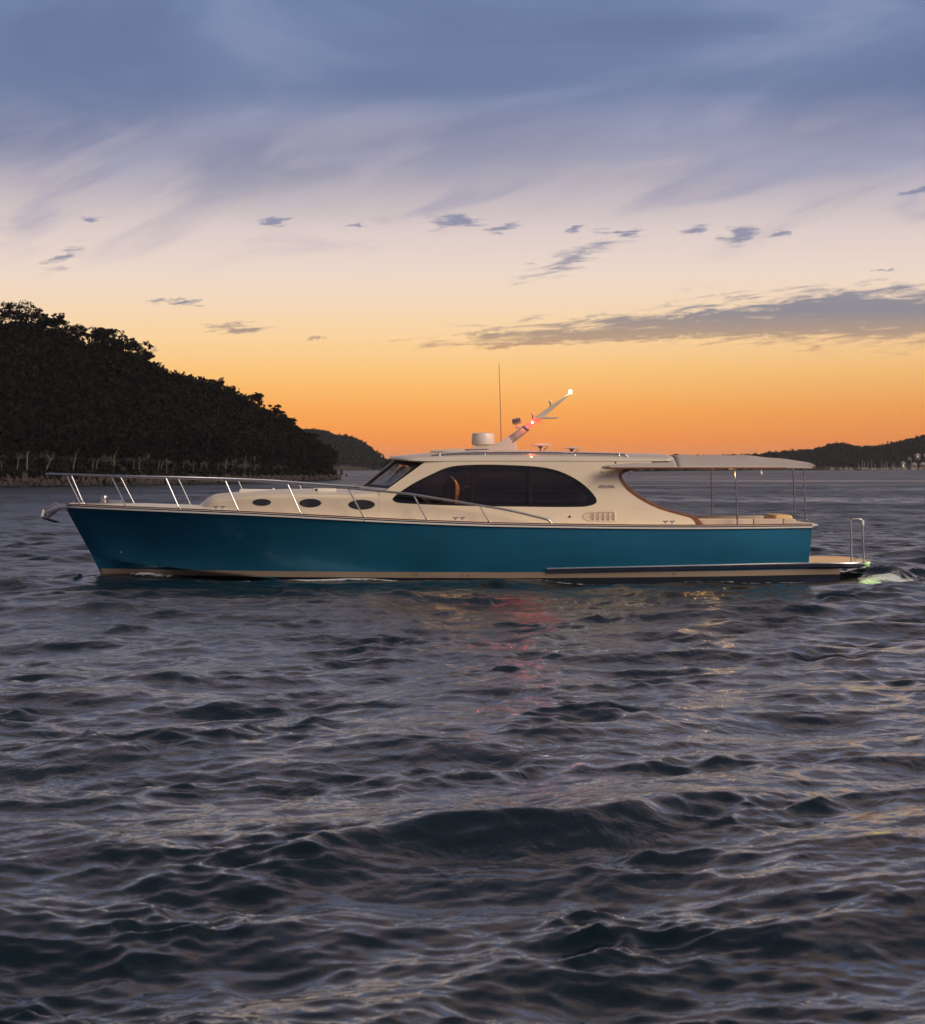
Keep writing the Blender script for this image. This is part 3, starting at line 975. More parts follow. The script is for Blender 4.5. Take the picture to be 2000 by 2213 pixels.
sub('rubbing_strake', plan_strip(pathn, [(-.03, -.022), (.016, -.022), (.026, 0), (.016, .020), (-.03, .020)]), STEEL)
sub('strake_navy_band', plan_strip([p + np.array([0, 0, -.055]) for p in pathn], [(-.05, -.022), (.006, -.022), (.006, .032), (-.05, .032)]), NAVY)  # navy band running just below the steel strake
# handrail on the platform
def bent(pts, r=.05, n=5):
    out = [Vector(pts[0])]
    for i in range(1, len(pts) - 1):
        a, b, c = Vector(pts[i - 1]), Vector(pts[i]), Vector(pts[i + 1])
        p = b + (a - b).normalized() * r; q = b + (c - b).normalized() * r
        for s in range(n + 1):
            t = s / n
            out.append(p * (1 - t) ** 2 + b * 2 * t * (1 - t) + q * t * t)
    out.append(Vector(pts[-1]))
    return out
hp = [L(1841, 1219, 1.80), L(1840, 1121.5, 1.80), L(1864, 1122, 1.78), L(1868, 1219, 1.75)]
hp[0] = (hp[0][0], hp[0][1], ZP); hp[3] = (hp[3][0], hp[3][1], ZP)
hr = sub('boarding_handrail', tube(bent(hp, .07), .021, 12), STEEL)
link('grip', tube([L(1864.6, 1124, 1.78), L(1865.4, 1135, 1.78)], .034, 12), WHITE, hr)
for p in (hp[0], hp[3]):
    link('base_flange', lathe([(0, .016), (.045, .016), (.05, 0)], p), STEEL, hr)

# ---- decks and cockpit
zdk = lambda x: zsheer(x) + .068
deck = []
for x in np.concatenate([XS[XS < 4.6], [4.6]]):
    w = max(half(x) - .05, .005)
    deck.append([(x, w * t, zdk(x) + .085 * min(1, w) * (1 - t * t)) for t in np.linspace(-1, 1, 15)])
sub('foredeck', loft(deck), DECK)
cp = []
for x in np.linspace(4.6, 7.22, 14):
    w = half(x) - .05
    cp.append([(x, -w, zdk(x)), (x, -w + .42, zdk(x) + .012), (x, -w + .44, .55), (x, w - .44, .55), (x, w - .42, zdk(x) + .012), (x, w, zdk(x))])
sub('cockpit_well', loft(cp), DECK, angle=30)
sub('aft_deck', prism([(6.75, .55), (6.75, 1.19), (7.40, 1.19), (7.44, 1.165), (7.2, 1.10), (7.0, .55)], -1.98, 1.98, .012), DECK)
def rbox(x0, x1, y0, y1, z0, z1, b=.03):
    return box(((x0 + x1) / 2, (y0 + y1) / 2, (z0 + z1) / 2), (x1 - x0, y1 - y0, z1 - z0), b, seg=3)
for s in (-1, 1):
    xa = 4.93
    for ln_ in (1.16, .62):
        a, b = min(s * 1.60, s * 1.88), max(s * 1.60, s * 1.88)
        sub('seat_back_cushion', rbox(xa, xa + ln_ - .012, a, b, 1.145, 1.295, .035), CUSH); xa += ln_
        if ln_ < 1: break
    a, b = min(s * 1.58, s * 1.86), max(s * 1.58, s * 1.86)
    sub('seat_back_cushion', rbox(xa, 6.98, a, b, 1.145, 1.295, .045), CUSH)
sub('seat_base', rbox(5.0, 6.75, -1.5, -.9, .5, .95, .04), CUSH)
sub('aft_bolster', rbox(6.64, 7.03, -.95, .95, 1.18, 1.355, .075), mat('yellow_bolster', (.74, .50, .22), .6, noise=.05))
# ---- cabin trunk
bd = pchip([-5.68, -5.55, -5.3, -5.0, -4.4, -3.5, -2.5, -1.5, 0, 2, 4, 5.4], [.30, .70, .96, 1.10, 1.36, 1.60, 1.80, 1.92, 2.02, 2.03, 1.99, 1.93])
def hside(x, z):
    t = z - (zsheer(x) + .05)
    return bd(x) - .25 * t + .055 * t * t
crown = pchip([-5.70, -5.62, -5.50, -5.36, -5.1, -4.84, -4.1, -3.2, -2.5, -2.1, -1.4], [1.55, 1.62, 1.71, 1.785, 1.82, 1.845, 1.895, 1.91, 1.905, 1.925, 1.95])
XT = np.concatenate([np.linspace(-5.70, -5.0, 16)[:-1], np.linspace(-5.0, -1.74, 40)])
tk = []
for x in XT:
    zc = float(crown(x)); zb = zdk(x) - .03
    zt = zc - .10; rad = min(.11, (zt - zb) * .5)
    prof = []
    for v in np.linspace(0, 1, 8):
        z = zb + (zt - rad - zb) * v; prof.append((hside(x, z), z))
    h0, z0 = prof[-1]
    for a in np.linspace(0, 1, 8)[1:]:
        prof.append((h0 - rad * 1.3 * (1 - math.cos(a * math.pi / 2)) - .12 * rad * a, z0 + rad * math.sin(a * math.pi / 2)))
    h1, z1 = prof[-1]
    for v in np.linspace(0, 1, 8)[1:]:
        prof.append((h1 * (1 - v), z1 + (zc - z1) * (1 - (1 - v) ** 2)))
    tk.append([(x, -a, b) for a, b in prof] + [(x, a, b) for a, b in prof[::-1][1:]])
sub('cabin_trunk', loft(tk), CREAM, angle=50)
ff = tk[0]
sub('trunk_nose', fix_normals(mesh_from(list(ff) + [(-5.69, 0, 1.5)], [(i, i + 1, len(ff)) for i in range(len(ff) - 1)])), CREAM)

def side_pt(px, py, s=-1, off=0.0):
    x = z = 0; h = 1.9
    for _ in range(4):
        x, _y, z = L(px, py, h); h = float(hside(x, z))
    return np.array([x, s * (h + off), z])
def xz(pts):
    return [(p[0], p[2]) for p in (side_pt(a, b) for a, b in pts)]

WIN = [(849, 1080), (852, 1074), (864, 1064), (890, 1047), (912, 1035), (934, 1024.5), (961, 1012.4), (987, 1006.5), (1024, 1004.3), (1062, 1004), (1100, 1005), (1136, 1006.5),
       (1166, 1009), (1190, 1013), (1210, 1018.5), (1232, 1028), (1253.7, 1041), (1272, 1056), (1286.6, 1073), (1290, 1083), (1286, 1089), (1274, 1093), (1254, 1095.2),
       (1200, 1095.6), (1150, 1095), (1060, 1094), (969, 1092), (920, 1090), (873, 1087.5), (856, 1085)]
win2 = [(p.x, p.y) for p in catmull([(a, b, 0) for a, b in xz(WIN)], 4, closed=True)]
CO = [(1409, 1009), (1380, 1010.5), (1354, 1014), (1341, 1021), (1338, 1029), (1343, 1041), (1359, 1060), (1392, 1082.5), (1430, 1100), (1469, 1111.5), (1488, 1116.5), (1500, 1123), (1507, 1137)]
CI = [(1409, 1011.5), (1385, 1013.5), (1363, 1017), (1350, 1022), (1344.5, 1029), (1349, 1038.5), (1369, 1059.5), (1400, 1080.5), (1438, 1098), (1469, 1107.5), (1496, 1113.5), (1510, 1121), (1523, 1137)]
co = [(p.x, p.y) for p in catmull([(a, b, 0) for a, b in xz(CO)], 5)]
ci = [(p.x, p.y) for p in catmull([(a, b, 0) for a, b in xz(CI)], 5)]
xs0 = -1.74
ZW = 2.50
apil = xz([(915, 1001)])[0]
xa_, za_ = xz([(838, 1057)])[0]
out_poly = [(xs0, zdk(xs0) - .03)] + [(x, zdk(x) - .03) for x in np.linspace(xs0, co[-1][0], 40)[1:]] + co[::-1] + [(co[0][0], ZW)]
out_poly += [(x, ZW) for x in np.linspace(co[0][0], apil[0] + .09, 40)[1:]] + [(apil[0], apil[1])]
out_poly += [(apil[0] + (xa_ - apil[0]) * t, apil[1] + (za_ - apil[1]) * t) for t in np.linspace(0, 1, 10)[1:]] + [(xs0, 1.835)]

def inside(p, poly):
    x, y = p; c = False; n = len(poly); j = n - 1
    for i in range(n):
        xi, yi = poly[i]; xj, yj = poly[j]
        if (yi > y) != (yj > y) and x < (xj - xi) * (y - yi) / (yj - yi) + xi: c = not c
        j = i
    return c

def wall(poly, holes, s, off=0.0, step=.10, thick=.05):
    vs = [Vector(p) for p in poly]; es = [(i, (i + 1) % len(poly)) for i in range(len(poly))]
    for h in holes:
        b = len(vs); vs += [Vector(p) for p in h]; es += [(b + i, b + (i + 1) % len(h)) for i in range(len(h))]
    loops = [np.array(q_) for q_ in [poly] + list(holes)]
    x0, x1 = min(p[0] for p in poly), max(p[0] for p in poly); z0, z1 = min(p[1] for p in poly), max(p[1] for p in poly)
    for x in np.arange(x0 + step / 2, x1, step):
        for z in np.arange(z0 + step / 2, z1, step):
            if inside((x, z), poly) and not any(inside((x, z), h) for h in holes):
                if min(np.min(np.hypot(a_[:, 0] - x, a_[:, 1] - z)) for a_ in loops) > step * .6:
                    vs.append(Vector((x, z)))
    rv, re, rf, *_ = delaunay_2d_cdt(vs, es, [], 0, 1e-5)
    F = []
    for t in rf:
        c = sum((rv[i] for i in t), Vector((0, 0))) / len(t)
        if inside(c, poly) and not any(inside(c, h) for h in holes): F.append(t)
    V = [(v.x, s * (float(hside(v.x, v.y)) + off), v.y) for v in rv]
    me_ = mesh_from(V, F)
    bm_ = bmesh.new(); bm_.from_mesh(me_)
    bmesh.ops.delete(bm_, geom=[v for v in bm_.verts if not v.link_faces], context='VERTS')
    bmesh.ops.recalc_face_normals(bm_, faces=bm_.faces)
    if bm_.faces and sum(f_.normal.y for f_ in bm_.faces) * s < 0:
        bmesh.ops.reverse_faces(bm_, faces=bm_.faces)
    bm_.to_mesh(me_); bm_.free()
    return me_

def rim(path, s, d0, d1):
    """closed rim strip following a window edge from d0 to d1 (outwards positive)"""
    return loft([[(x, s * (float(hside(x, z)) + d0), z), (x, s * (float(hside(x, z)) + d1), z)] for x, z in path + [path[0]]])

def inset(poly, d):
    n = len(poly); out = []
    a = sum(poly[i][0] * poly[(i + 1) % n][1] - poly[(i + 1) % n][0] * poly[i][1] for i in range(n))
    sg = 1 if a > 0 else -1
    for i in range(n):
        p0, p1 = np.array(poly[i - 1]), np.array(poly[(i + 1) % n])
        t = p1 - p0; t = t / (np.linalg.norm(t) + 1e-9)
        out.append(tuple(np.array(poly[i]) + sg * np.array([-t[1], t[0]]) * d))
    return out

def clip_x(poly, a, b):
    def cl(ps, x, keep):
        o_ = []
        for i in range(len(ps)):
            p, q = ps[i], ps[(i + 1) % len(ps)]
            ip, iq = keep(p[0]), keep(q[0])
            if ip: o_.append(p)
            if ip != iq:
                t = (x - p[0]) / (q[0] - p[0]); o_.append((x, p[1] + t * (q[1] - p[1])))
        return o_
    return cl(cl(poly, a, lambda v: v >= a), b, lambda v: v <= b)

m1, m2 = xz([(1022, 1050)])[0][0], xz([(1148, 1050)])[0][0]
for s in (-1, 1):
    side = sub('cabin_side', wall(out_poly, [win2], s), CREAM, angle=60)
    link('inner_lining', wall(out_poly, [inset(win2, -.02)], s, -.05, .3), INTR, side)
    w = sub('side_window', rim(win2, s, .004, -.035), GASK)
    inn = inset(win2, .028)
    link('gasket', wall(win2, [inn], s, -.012, .3), GASK, w)
    xs_ = [min(p[0] for p in inn) - .1, m1, m2, max(p[0] for p in inn) + .1]
    for i in range(3):
        a, b = xs_[i] + .02, xs_[i + 1] - .02
        link('window_pane', wall(clip_x(inn, a, b), [], s, -.016, .25), TINT, w)
    for x in (m1, m2):
        zz = [p[1] for p in clip_x(inn, x - .021, x + .021)]
        link('mullion', wall(clip_x(win2, x - .024, x + .024), [], s, -.010, .5), GASK, w)
    # varnished teak edge of the cockpit opening
    n = len(co)
    rg = []
    for i in range(n):
        (xo, zo), (xi, zi) = co[i], ci[i]
        ho, hi_ = float(hside(xo, zo)), float(hside(xi, zi))
        rg.append([(xo, s * (ho - .05), zo), (xo, s * (ho + .014), zo), ((xo + xi) / 2, s * ((ho + hi_) / 2 + .020), (zo + zi) / 2), (xi, s * (hi_ + .014), zi), (xi, s * (hi_ - .05), zi)])
    sub('teak_coaming', loft(rg, closed=True, caps=True), TEAK, angle=50)

# ---- portholes
def ellipse(cx, cy, rx, ry, n=36):
    return [(cx + rx * math.cos(2 * math.pi * i / n), cy + ry * math.sin(2 * math.pi * i / n)) for i in range(n)]
for (px, py, rx, ry) in ((566, 1085.5, 20.5, 7.2), (671, 1087, 24, 9), (782, 1090.5, 28.5, 10.3)):
    x, _y, z = side_pt(px, py)
    for s in (-1, 1):
        e0 = ellipse(x, z, rx * .0097, ry * .0097)
        fr_ = []
        for (a, b), (a2, b2) in zip(e0 + e0[:1], inset(e0, .014) + inset(e0, .014)[:1]):
            h, h2 = float(hside(a, b)), float(hside(a2, b2))
            fr_.append([(a, s * (h - .004), b), (a, s * (h + .010), b), (a2, s * (h2 + .011), b2), (a2, s * (h2 + .003), b2)])
        po = sub('porthole', loft(fr_), GASK)
        link('porthole_pane', wall(inset(e0, .013), [], s, .005, .06), mat('dark_pane', (.028, .020, .018), .06, coat=.3, noise=.5, nscale=3), po)

# ---- engine-room air intake with five louvres
ox, _y, oz = side_pt(1261, 1116)
x1_, _y, z1_ = side_pt(1329, 1125.5)
_, _y, z0_ = side_pt(1300, 1106.5)
vp = [(ox, oz), (ox + .05, oz + .05), (ox + .16, z0_ - .01), (x1_ - .05, z0_), (x1_, z0_ - .03), (x1_, z1_ + .03), (x1_ - .05, z1_), (ox + .16, z1_ + .01), (ox + .05, oz - .05)]
vp = [(p.x, p.y) for p in catmull([(a, b, 0) for a, b in vp], 4, closed=True)]
VENT = mat('vent_gelcoat', (.66, .52, .37), .35)
for s in (-1, 1):
    rings_ = []
    for d, o_ in ((-.030, .000), (-.018, .010), (-.004, .013), (.008, .010), (.014, -.004)):
        ip = inset(vp, d)
        rings_.append([(a, s * (float(hside(a, b)) + o_), b) for a, b in ip + ip[:1]])
    ve = sub('air_intake', loft(rings_), VENT)
    link('backing', wall(inset(vp, .012), [], s, .002, .2), VENT, ve)
    for i in range(5):
        xa = ox + .125 + i * (x1_ - ox - .12) / 5
        dxl = (x1_ - ox - .12) / 5
        rl = []
        for q in np.linspace(0, 1, 7):
            xx = xa + dxl * (q * .92)
            o_ = .004 + .040 * q ** 1.6
            zt_, zb_ = min(z0_ - .02, oz + .045 + (xx - ox - .08) * .35), max(z1_ + .02, oz - .045 - (xx - ox - .08) * .35)
            rl.append([(xx, s * (float(hside(xx, z)) + o_ - .012 * abs(2 * v - 1) ** 2), z) for v, z in ((v, zb_ + (zt_ - zb_) * v) for v in np.linspace(0, 1, 7))])
        rl.append([(p[0] + .001, p[1] - s * .04, p[2]) for p in rl[-1]])
        link('louvre', loft(rl), VENT, ve)

# ---- winged emblem on the cabin side: two swept wings and a shield with a monogram
def flat_poly(pts, s, o0, o1):
    bm_ = bmesh.new()
    a = [bm_.verts.new((x, s * (float(hside(x, z)) + o0), z)) for x, z in pts]; b = [bm_.verts.new((x, s * (float(hside(x, z)) + o1), z)) for x, z in pts]
    bm_.faces.new(b)
    for i in range(len(pts)):
        j = (i + 1) % len(pts); bm_.faces.new((a[i], a[j], b[j], b[i]))
    bmesh.ops.recalc_face_normals(bm_, faces=bm_.faces)
    m_ = bpy.data.meshes.new('m'); bm_.to_mesh(m_); bm_.free(); return m_
ex, _y, ez = side_pt(1311, 1051.5)
for s in (-1, 1):
    wing = lambda q: [(ex + q * .035, ez + .030), (ex + q * .11, ez + .034), (ex + q * .145, ez + .024), (ex + q * .165, ez + .004), (ex + q * .185, ez - .026), (ex + q * .14, ez - .030), (ex + q * .045, ez - .034)]
    em = sub('winged_emblem', flat_poly([(ex - .042, ez + .028), (ex + .042, ez + .028), (ex + .044, ez - .008), (ex + .022, ez - .032), (ex, ez - .042), (ex - .022, ez - .032), (ex - .044, ez - .008)], s, 0, .006), mat('emblem_light', (.52, .42, .34), .3, metal=.3), smooth=False)
    for q in (-1, 1):
        link('wing', flat_poly(wing(q), s, 0, .004), EMBL, em, smooth=False)
        for f_ in range(3):
            z = ez + .016 - f_ * .017
            link('feather_line', flat_poly([(ex + q * .06, z), (ex + q * (.135 + .012 * f_), z - .003), (ex + q * (.135 + .012 * f_), z - .007), (ex + q * .06, z - .005)], s, .004, .0055), mat('emblem_line', (.44, .35, .285), .4), em, smooth=False)
    for q in (-1, 1):
        link('monogram', flat_poly([(ex + q * .008, ez + .004), (ex + q * .014, ez + .018), (ex + q * .028, ez + .016), (ex + q * .030, ez + .002), (ex + q * .016, ez - .018), (ex + q * .002, ez - .028), (ex + q * .002, ez - .018)], s, .006, .008), EMBL, em, smooth=False)

# ---- roof
rc = pchip([-1.60, -1.5, -1.3, -1.1, -.7, .1, 1.2, 2.2, 3.57, 4.3, 4.47], [2.600, 2.615, 2.635, 2.65, 2.685, 2.73, 2.735, 2.715, 2.675, 2.65, 2.62])
re_ = pchip([-1.60, -1.5, -1.3, -1.0, -.6, -.2, 4.2, 4.47], [2.594, 2.56, 2.525, 2.505, 2.499, 2.499, 2.499, 2.52])
def rw(x):
    w = float(hside(max(x, -1.3), 2.5)) + .0
    fwd = .03 * max(0, min(1, (-.3 - x) / .6))
    nose = max(0.0, 1 - max(0, (-.95 - x) / .65) ** 2.3) ** .5
    aft = max(0.0, 1 - max(0, (x - 4.30) / .175) ** 2.5) ** .4
    return (w + fwd) * nose * (.25 + .75 * aft) + .01
XR = np.concatenate([-1.60 + np.linspace(0, 1, 16)[:-1] ** 1.8 * .7, np.linspace(-.9, 4.2, 40), np.linspace(4.25, 4.475, 8)])
rr = []
for x in XR:
    w, c, e = rw(x), float(rc(x)), float(re_(x))
    top = []
    for a in np.linspace(0, math.pi, 33):
        ca, sa = math.cos(a), math.sin(a)
        top.append((x, -math.copysign(abs(ca) ** .72, ca) * w, e + (c - e) * max(sa, 0) ** .80))
    bot = [(x, w * q, e - .002) for q in (.96, .5, 0, -.5, -.96)]
    rr.append(top + bot)
roof = sub('cabin_roof', loft(rr, closed=True, caps=True), ROOFM, angle=50)
# sliding hatch and its track
htop = [(L(930, 978)[0], 2.705), (L(932, 973.5)[0], 2.742), (L(1000, 971.5)[0], 2.775), (L(1006, 976)[0], 2.745), (L(1006, 980)[0], 2.70)]
sub('roof_hatch', prism(htop, -.75, .75, .012), ROOFM)
for y in (-.72, .72):
    sub('hatch_track', tube([(.0, y, 2.748), (.56, y, 2.755)], .012, 8), STEELD)

# hand rails along the roof
for s in (-1, 1):
    pts = [L(933, 988, 1.62), L(936, 985, 1.62), L(960, 982.5, 1.62), L(1002, 980, 1.62), L(1060, 979, 1.62), L(1100, 978.8, 1.62), L(1200, 979, 1.62), L(1300, 981, 1.62), L(1346, 982.4, 1.62), L(1352, 984, 1.62), L(1358, 988, 1.62)]
    pts = [(a, -s * b, c) for a, b, c in pts] if s > 0 else pts
    pts = [(a, s * 1.62, c) for a, b, c in pts]
    hr = sub('roof_rail', tube(catmull(pts, 4), .020, 10), STEELD)
    for px in (951, 1048.5, 1145, 1242.7, 1339):
        a = L(px, 980, 1.62); b = L(px, 986.5, 1.66)
        link('rail_post', tube([(a[0], s * 1.62, a[2]), (b[0], s * 1.655, b[2])], .011, 8), STEELD, hr)
# the small emissive orange dot below the rail follows after the mast lamps
# ---- windscreen: two raked panes, cream centre post
for s in (-1, 1):
    cb = np.array([-2.19, s * .05, 1.945]); ct = np.array([-1.44, s * .05, 2.535])
    pb = side_pt(838, 1056.5, s, -.02); pt = side_pt(913, 1000.5, s, -.02)
    nrm = np.cross(ct - cb, pb - cb); nrm /= np.linalg.norm(nrm)
    if nrm[2] < 0: nrm = -nrm
    def q(u, v):
        return (cb * (1 - u) + pb * u) * (1 - v) + (ct * (1 - u) + pt * u) * v
    fr_ = []
    for (u, v), (u2, v2) in zip([(.015, .03), (1, 0.0), (1, 1), (.015, 1), (.015, .03)], [(.11, .11), (.945, .085), (.94, .89), (.10, .89), (.11, .11)]):
        fr_.append([q(u, v) - nrm * .03, q(u, v) + nrm * .006, q(u2, v2) + nrm * .006, q(u2, v2) - nrm * .03])
    ws = sub('windscreen', loft(fr_, closed=True), GASK, smooth=False)
    gq = [(.09, .09), (.955, .07), (.95, .91), (.08, .91)]
    link('windscreen_pane', mesh_from([q(*g) - nrm * .008 for g in gq], [(0, 1, 2, 3)]), CLEAR, ws, smooth=False)
    # wiper: arm and blade
    a0, a1 = q(.55, .97) + nrm * .03, q(.66, .52) + nrm * .05
    link('wiper_arm', tube([a0, a1], .010, 6), BLACK, ws)
    link('wiper_blade', tube([q(.62, .78) + nrm * .022, q(.74, .16) + nrm * .022], .012, 6), BLACK, ws)
    # cream cowl below the pane
    sub('windscreen_cowl', loft([[cb + np.array([-.09, 0, -.05]), pb + np.array([-.10, s * .02, -.045])], [q(0.0, .03) + nrm * .008, q(1, 0) + nrm * .008]]), CREAM)
    sub('header', loft([[q(0.0, .985) + nrm * .01, q(1.02, .985) + nrm * .01], [q(0, 1.06), q(1.02, 1.06) ]]), CREAM)
cbp = [(-2.29, 1.90), (-2.22, 1.93), (-1.455, 2.56), (-1.40, 2.56), (-1.40, 2.50), (-2.10, 1.90)]
sub('windscreen_centre_post', prism(cbp, -.055, .055, .012), CREAM)
sub('wiper_mount', tube([(-1.52, -.2, 2.56), (-1.72, -.25, 2.38)], .010, 6), BLACK)

# ---- interior seen through the glass
sub('cabin_sole', rbox(-1.6, 3.2, -1.75, 1.75, .62, .68, .01), WOODI)
sub('dashboard', prism([(-1.75, 1.2), (-1.6, 1.86), (-.95, 1.80), (-.72, 1.60), (-.8, 1.2)], -1.55, 1.55, .03), INTR)
sub('bulkhead', rbox(3.18, 3.23, -1.78, 1.78, .65, 2.49, .01), INTR)
sub('window_shelf', rbox(.28, 2.9, -1.72, -1.30, 1.50, 1.56, .012), WOODI)
sub('galley_counter', rbox(1.2, 2.9, .9, 1.7, .68, 1.50, .02), WOODI)
def seat(x, y, ztop, w, d):
    st = sub('helm_seat', rbox(x - d * .9, x + .10, y - w / 2, y + w / 2, 1.20, 1.36, .05), LEATH)
    prof = [(x - .02, 1.34), (x - .05, ztop - .34), (x - .02, ztop - .16), (x + .06, ztop - .04), (x + .13, ztop), (x + .21, ztop - .09), (x + .24, ztop - .26), (x + .20, 1.34)]
    link('backrest', prism([(p.x, p.y) for p in catmull([(a, b, 0) for a, b in prof], 4)], y - w / 2, y + w / 2, .03), LEATH, st)
    link('pedestal', tube([(x - .1, y, .68), (x - .1, y, 1.22)], .06, 12), STEELD, st)
seat(-.38, -.35, 2.17, .62, .5); seat(-.05, -.75, 1.95, .50, .40); seat(-.30, .75, 2.10, .6, .5)
sub('settee', rbox(.02, .26, -1.2, -.6, 1.0, 1.96, .06), LEATH)
# ceiling lamp over the helm
cl = sub('cabin_lamp', lathe([(0, 0), (.07, 0), (.075, .02), (0, .02)], (-.1, .2, 2.47)), mat('lamp_warm', (1, .8, .5), .4, emit=(1, .72, .35), estr=6.0))
ld = bpy.data.lights.new('cabin_lamp_light', 'POINT'); ld.energy = 15; ld.color = (1, .66, .30); ld.shadow_soft_size = .06
lo = bpy.data.objects.new('cabin_lamp_light', ld); COL.objects.link(lo); lo.parent = cl; lo.location = (-.1, .2, 2.40)

# ---- awning over the cockpit
AW, AE = 2.12, 2.372
ac = pchip([3.0, 4.5, 5.90, 6.65, 7.30, 7.37], [2.60, 2.638, 2.636, 2.575, 2.495, 2.47])
def aw_z(x, t, e):
    return e + (float(ac(x)) - e) * (1 - abs(t) ** 2.3)
rr = []
XA = np.concatenate([np.linspace(4.47, 7.24, 26), [7.29, 7.33, 7.345]])
for i, x in enumerate(XA):
    e = AE if x < 7.24 else AE + (x - 7.24) * .4
    row = [(x + .04 * (1 - t * t), AW * t, aw_z(x, t, e) - .006 * math.sin(x * 9) * (1 - t * t)) for t in np.linspace(-1, 1, 29)]
    rr.append(row)
rr.append([(7.36, p[1], AE - .03 + .004) for p in rr[-1]])
aw = sub('awning', loft(rr), FABRIC, angle=60)
md = aw.modifiers.new('thickness', 'SOLIDIFY'); md.thickness = .012; md.offset = -1
cut = pchip([2.92, 3.02, 4.12, 4.30, 4.47], [2.388, 2.405, 2.50, 2.535, 2.60])
for s in (-1, 1):
    rr = []
    for x in np.linspace(2.92, 4.472, 26):
        zc_ = min(float(cut(x)), aw_z(x, 0, AE) - .002)
        tin = (1 - (zc_ - AE) / (float(ac(x)) - AE)) ** (1 / 2.3)
        rr.append([(x, s * AW * t, aw_z(x, t, AE)) for t in np.linspace(1, tin, 9)])
    wg = sub('awning_wing', loft(rr), FABRIC, angle=60)
    md = wg.modifiers.new('thickness', 'SOLIDIFY'); md.thickness = .012; md.offset = 0
    sub('awning_edge_bar', box(((2.95 + 6.75) / 2, s * (AW - .012), AE - .018), (3.80, .045, .034), .008), TEAK)
    sub('awning_hem', box(((6.75 + 7.30) / 2, s * (AW - .012), AE - .012), (.55, .04, .024), .006), FABRIC)
    kn = sub('awning_end_fitting', tube([(2.90, s * (AW - .01), AE - .012), (3.06, s * (AW - .01), AE + .012)], .022, 10), STEEL)
    link('stud', lathe([(0, .03), (.028, .02), (.032, 0), (0, -.03)], (2.91, s * (AW - .16), AE - .11), 12), STEELD, kn)
# awning posts
def post(px0, py0, px1, py1, h):
    return sub('awning_post', tube([L(px0, py0, h), L(px1, py1, h)], .019, 10), STEELD)
pst = post(1590.8, 1011, 1594.5, 1134, 2.02); post(1537.7, 1011, 1540.3, 1121, -2.02)
post(1737.7, 1010, 1742, 1126, 1.75); post(1714.8, 1010, 1719.5, 1118, -1.75)
# lamp strip below the awning
AML = mat('lamp_amber', (1, .8, .4), .4, emit=(1, .62, .16), estr=2.2)
al = sub('awning_lamp', box((5.61, -AW + .14, AE - .030), (.09, .05, .018), .005), AML)
ld = bpy.data.lights.new('awning_lamp_light', 'POINT'); ld.energy = 11; ld.color = (1, .55, .16); ld.shadow_soft_size = .05
lo = bpy.data.objects.new('awning_lamp_light', ld); COL.objects.link(lo); lo.parent = al; lo.location = (5.30, -1.5, AE - .16)
sub('awning_lamp', box((6.4, .6, AE + .04), (.14, .05, .022), .006), AML)
sub('roof_bump', lathe([(0, .035), (.05, .028), (.075, 0)], (4.62, 0, 2.63), 14), BLACK)

# ---- bow rail
RT = [(111, 1024.5), (240, 1029), (440, 1034.7), (560, 1040), (622, 1044.8), (753, 1055), (860, 1065), (900, 1069.5), (1035, 1091.5), (1100, 1103), (1150, 1114.5), (1178, 1121.5), (1187, 1125), (1195, 1134)]
rb = pchip([-9.0, -8.6, -8.0, -7.0, -5.5, -4, -2, 0, 2], [.26, .34, .55, .93, 1.43, 1.78, 2.07, 2.20, 2.25])
def rail_pt(px, py, s):
    h = 1.5
    for _ in range(5):
        x = (px - 1000) / FPX * (BOAT_Y - h); h = float(rb(x))
    a = L(px, py, h); return (a[0], s * h, a[2])
pathn = [rail_pt(a, b, -1) for a, b in RT]; pathf = [rail_pt(a, b, 1) for a, b in RT]
nose = [(pathn[0][0] - .05, y, pathn[0][2] + .002) for y in (-.12, 0, .12)]
full = pathn[::-1] + nose + pathf
rail = sub('bow_rail', tube(catmull(full, 5), .024, 12), STEEL)
ST = [((143.7, 1028.6), (172.5, 1085)), ((241, 1031), (273.5, 1091.5)), ((359, 1034), (389, 1097.5)), ((486.7, 1038), (517, 1103)), ((621.8, 1046), (651, 1110)), ((753, 1056), (787, 1118)), ((893.8, 1069.5), (923.4, 1125)), ((1037, 1092.5), (1058.4, 1130))]
for (a, b) in ST:
    for s in (-1, 1):
        p = rail_pt(*a, s)
        x1 = p[0] + (b[0] - a[0]) / 101.0
        w = float(half(x1)) - .10
        link('stanchion', tube([p, (x1, s * w, float(zsheer(x1)) + .07)], .016, 9), STEEL, rail)
        link('stanchion_foot', lathe([(0, .03), (.022, .03), (.035, .012), (.038, 0)], (x1, s * w, float(zsheer(x1)) + .092), 12), STEEL, rail)

# ---- anchor on its bow roller
an = [L(142.5, 1088.5), L(124, 1088.5), L(97, 1101), L(96.5, 1115), L(106.5, 1119), L(130, 1101.5), L(142.5, 1100)]
anp = [(a[0], a[2]) for a in an]; anp[0] = (anp[0][0] + .25, anp[0][1]); anp[-1] = (anp[-1][0] + .30, anp[-1][1])
anc = sub('bow_roller', prism(anp, -.075, .075, .008), STEELD)
def xzL(*p): return [(L(*a)[0], L(*a)[2]) for a in p]
link('roller_cover', prism(xzL((124.5, 1086.8), (118, 1086.8), (95, 1100.2), (97.2, 1103), (121, 1090.5), (126, 1090)), -.082, .082, .006), STEEL, anc)
link('nose_plate', prism(xzL((95, 1099.5), (97.5, 1104), (94.8, 1116), (89.3, 1116.5), (93, 1102)), -.08, .08, .006), WHITE, anc)
for p in ((121.5, 1098.3), (102.5, 1113)):
    c = L(*p, .08); link('bolt', tube([(c[0], c[1] + .01, c[2]), (c[0], c[1] - .02, c[2])], .02, 10), STEEL, anc)
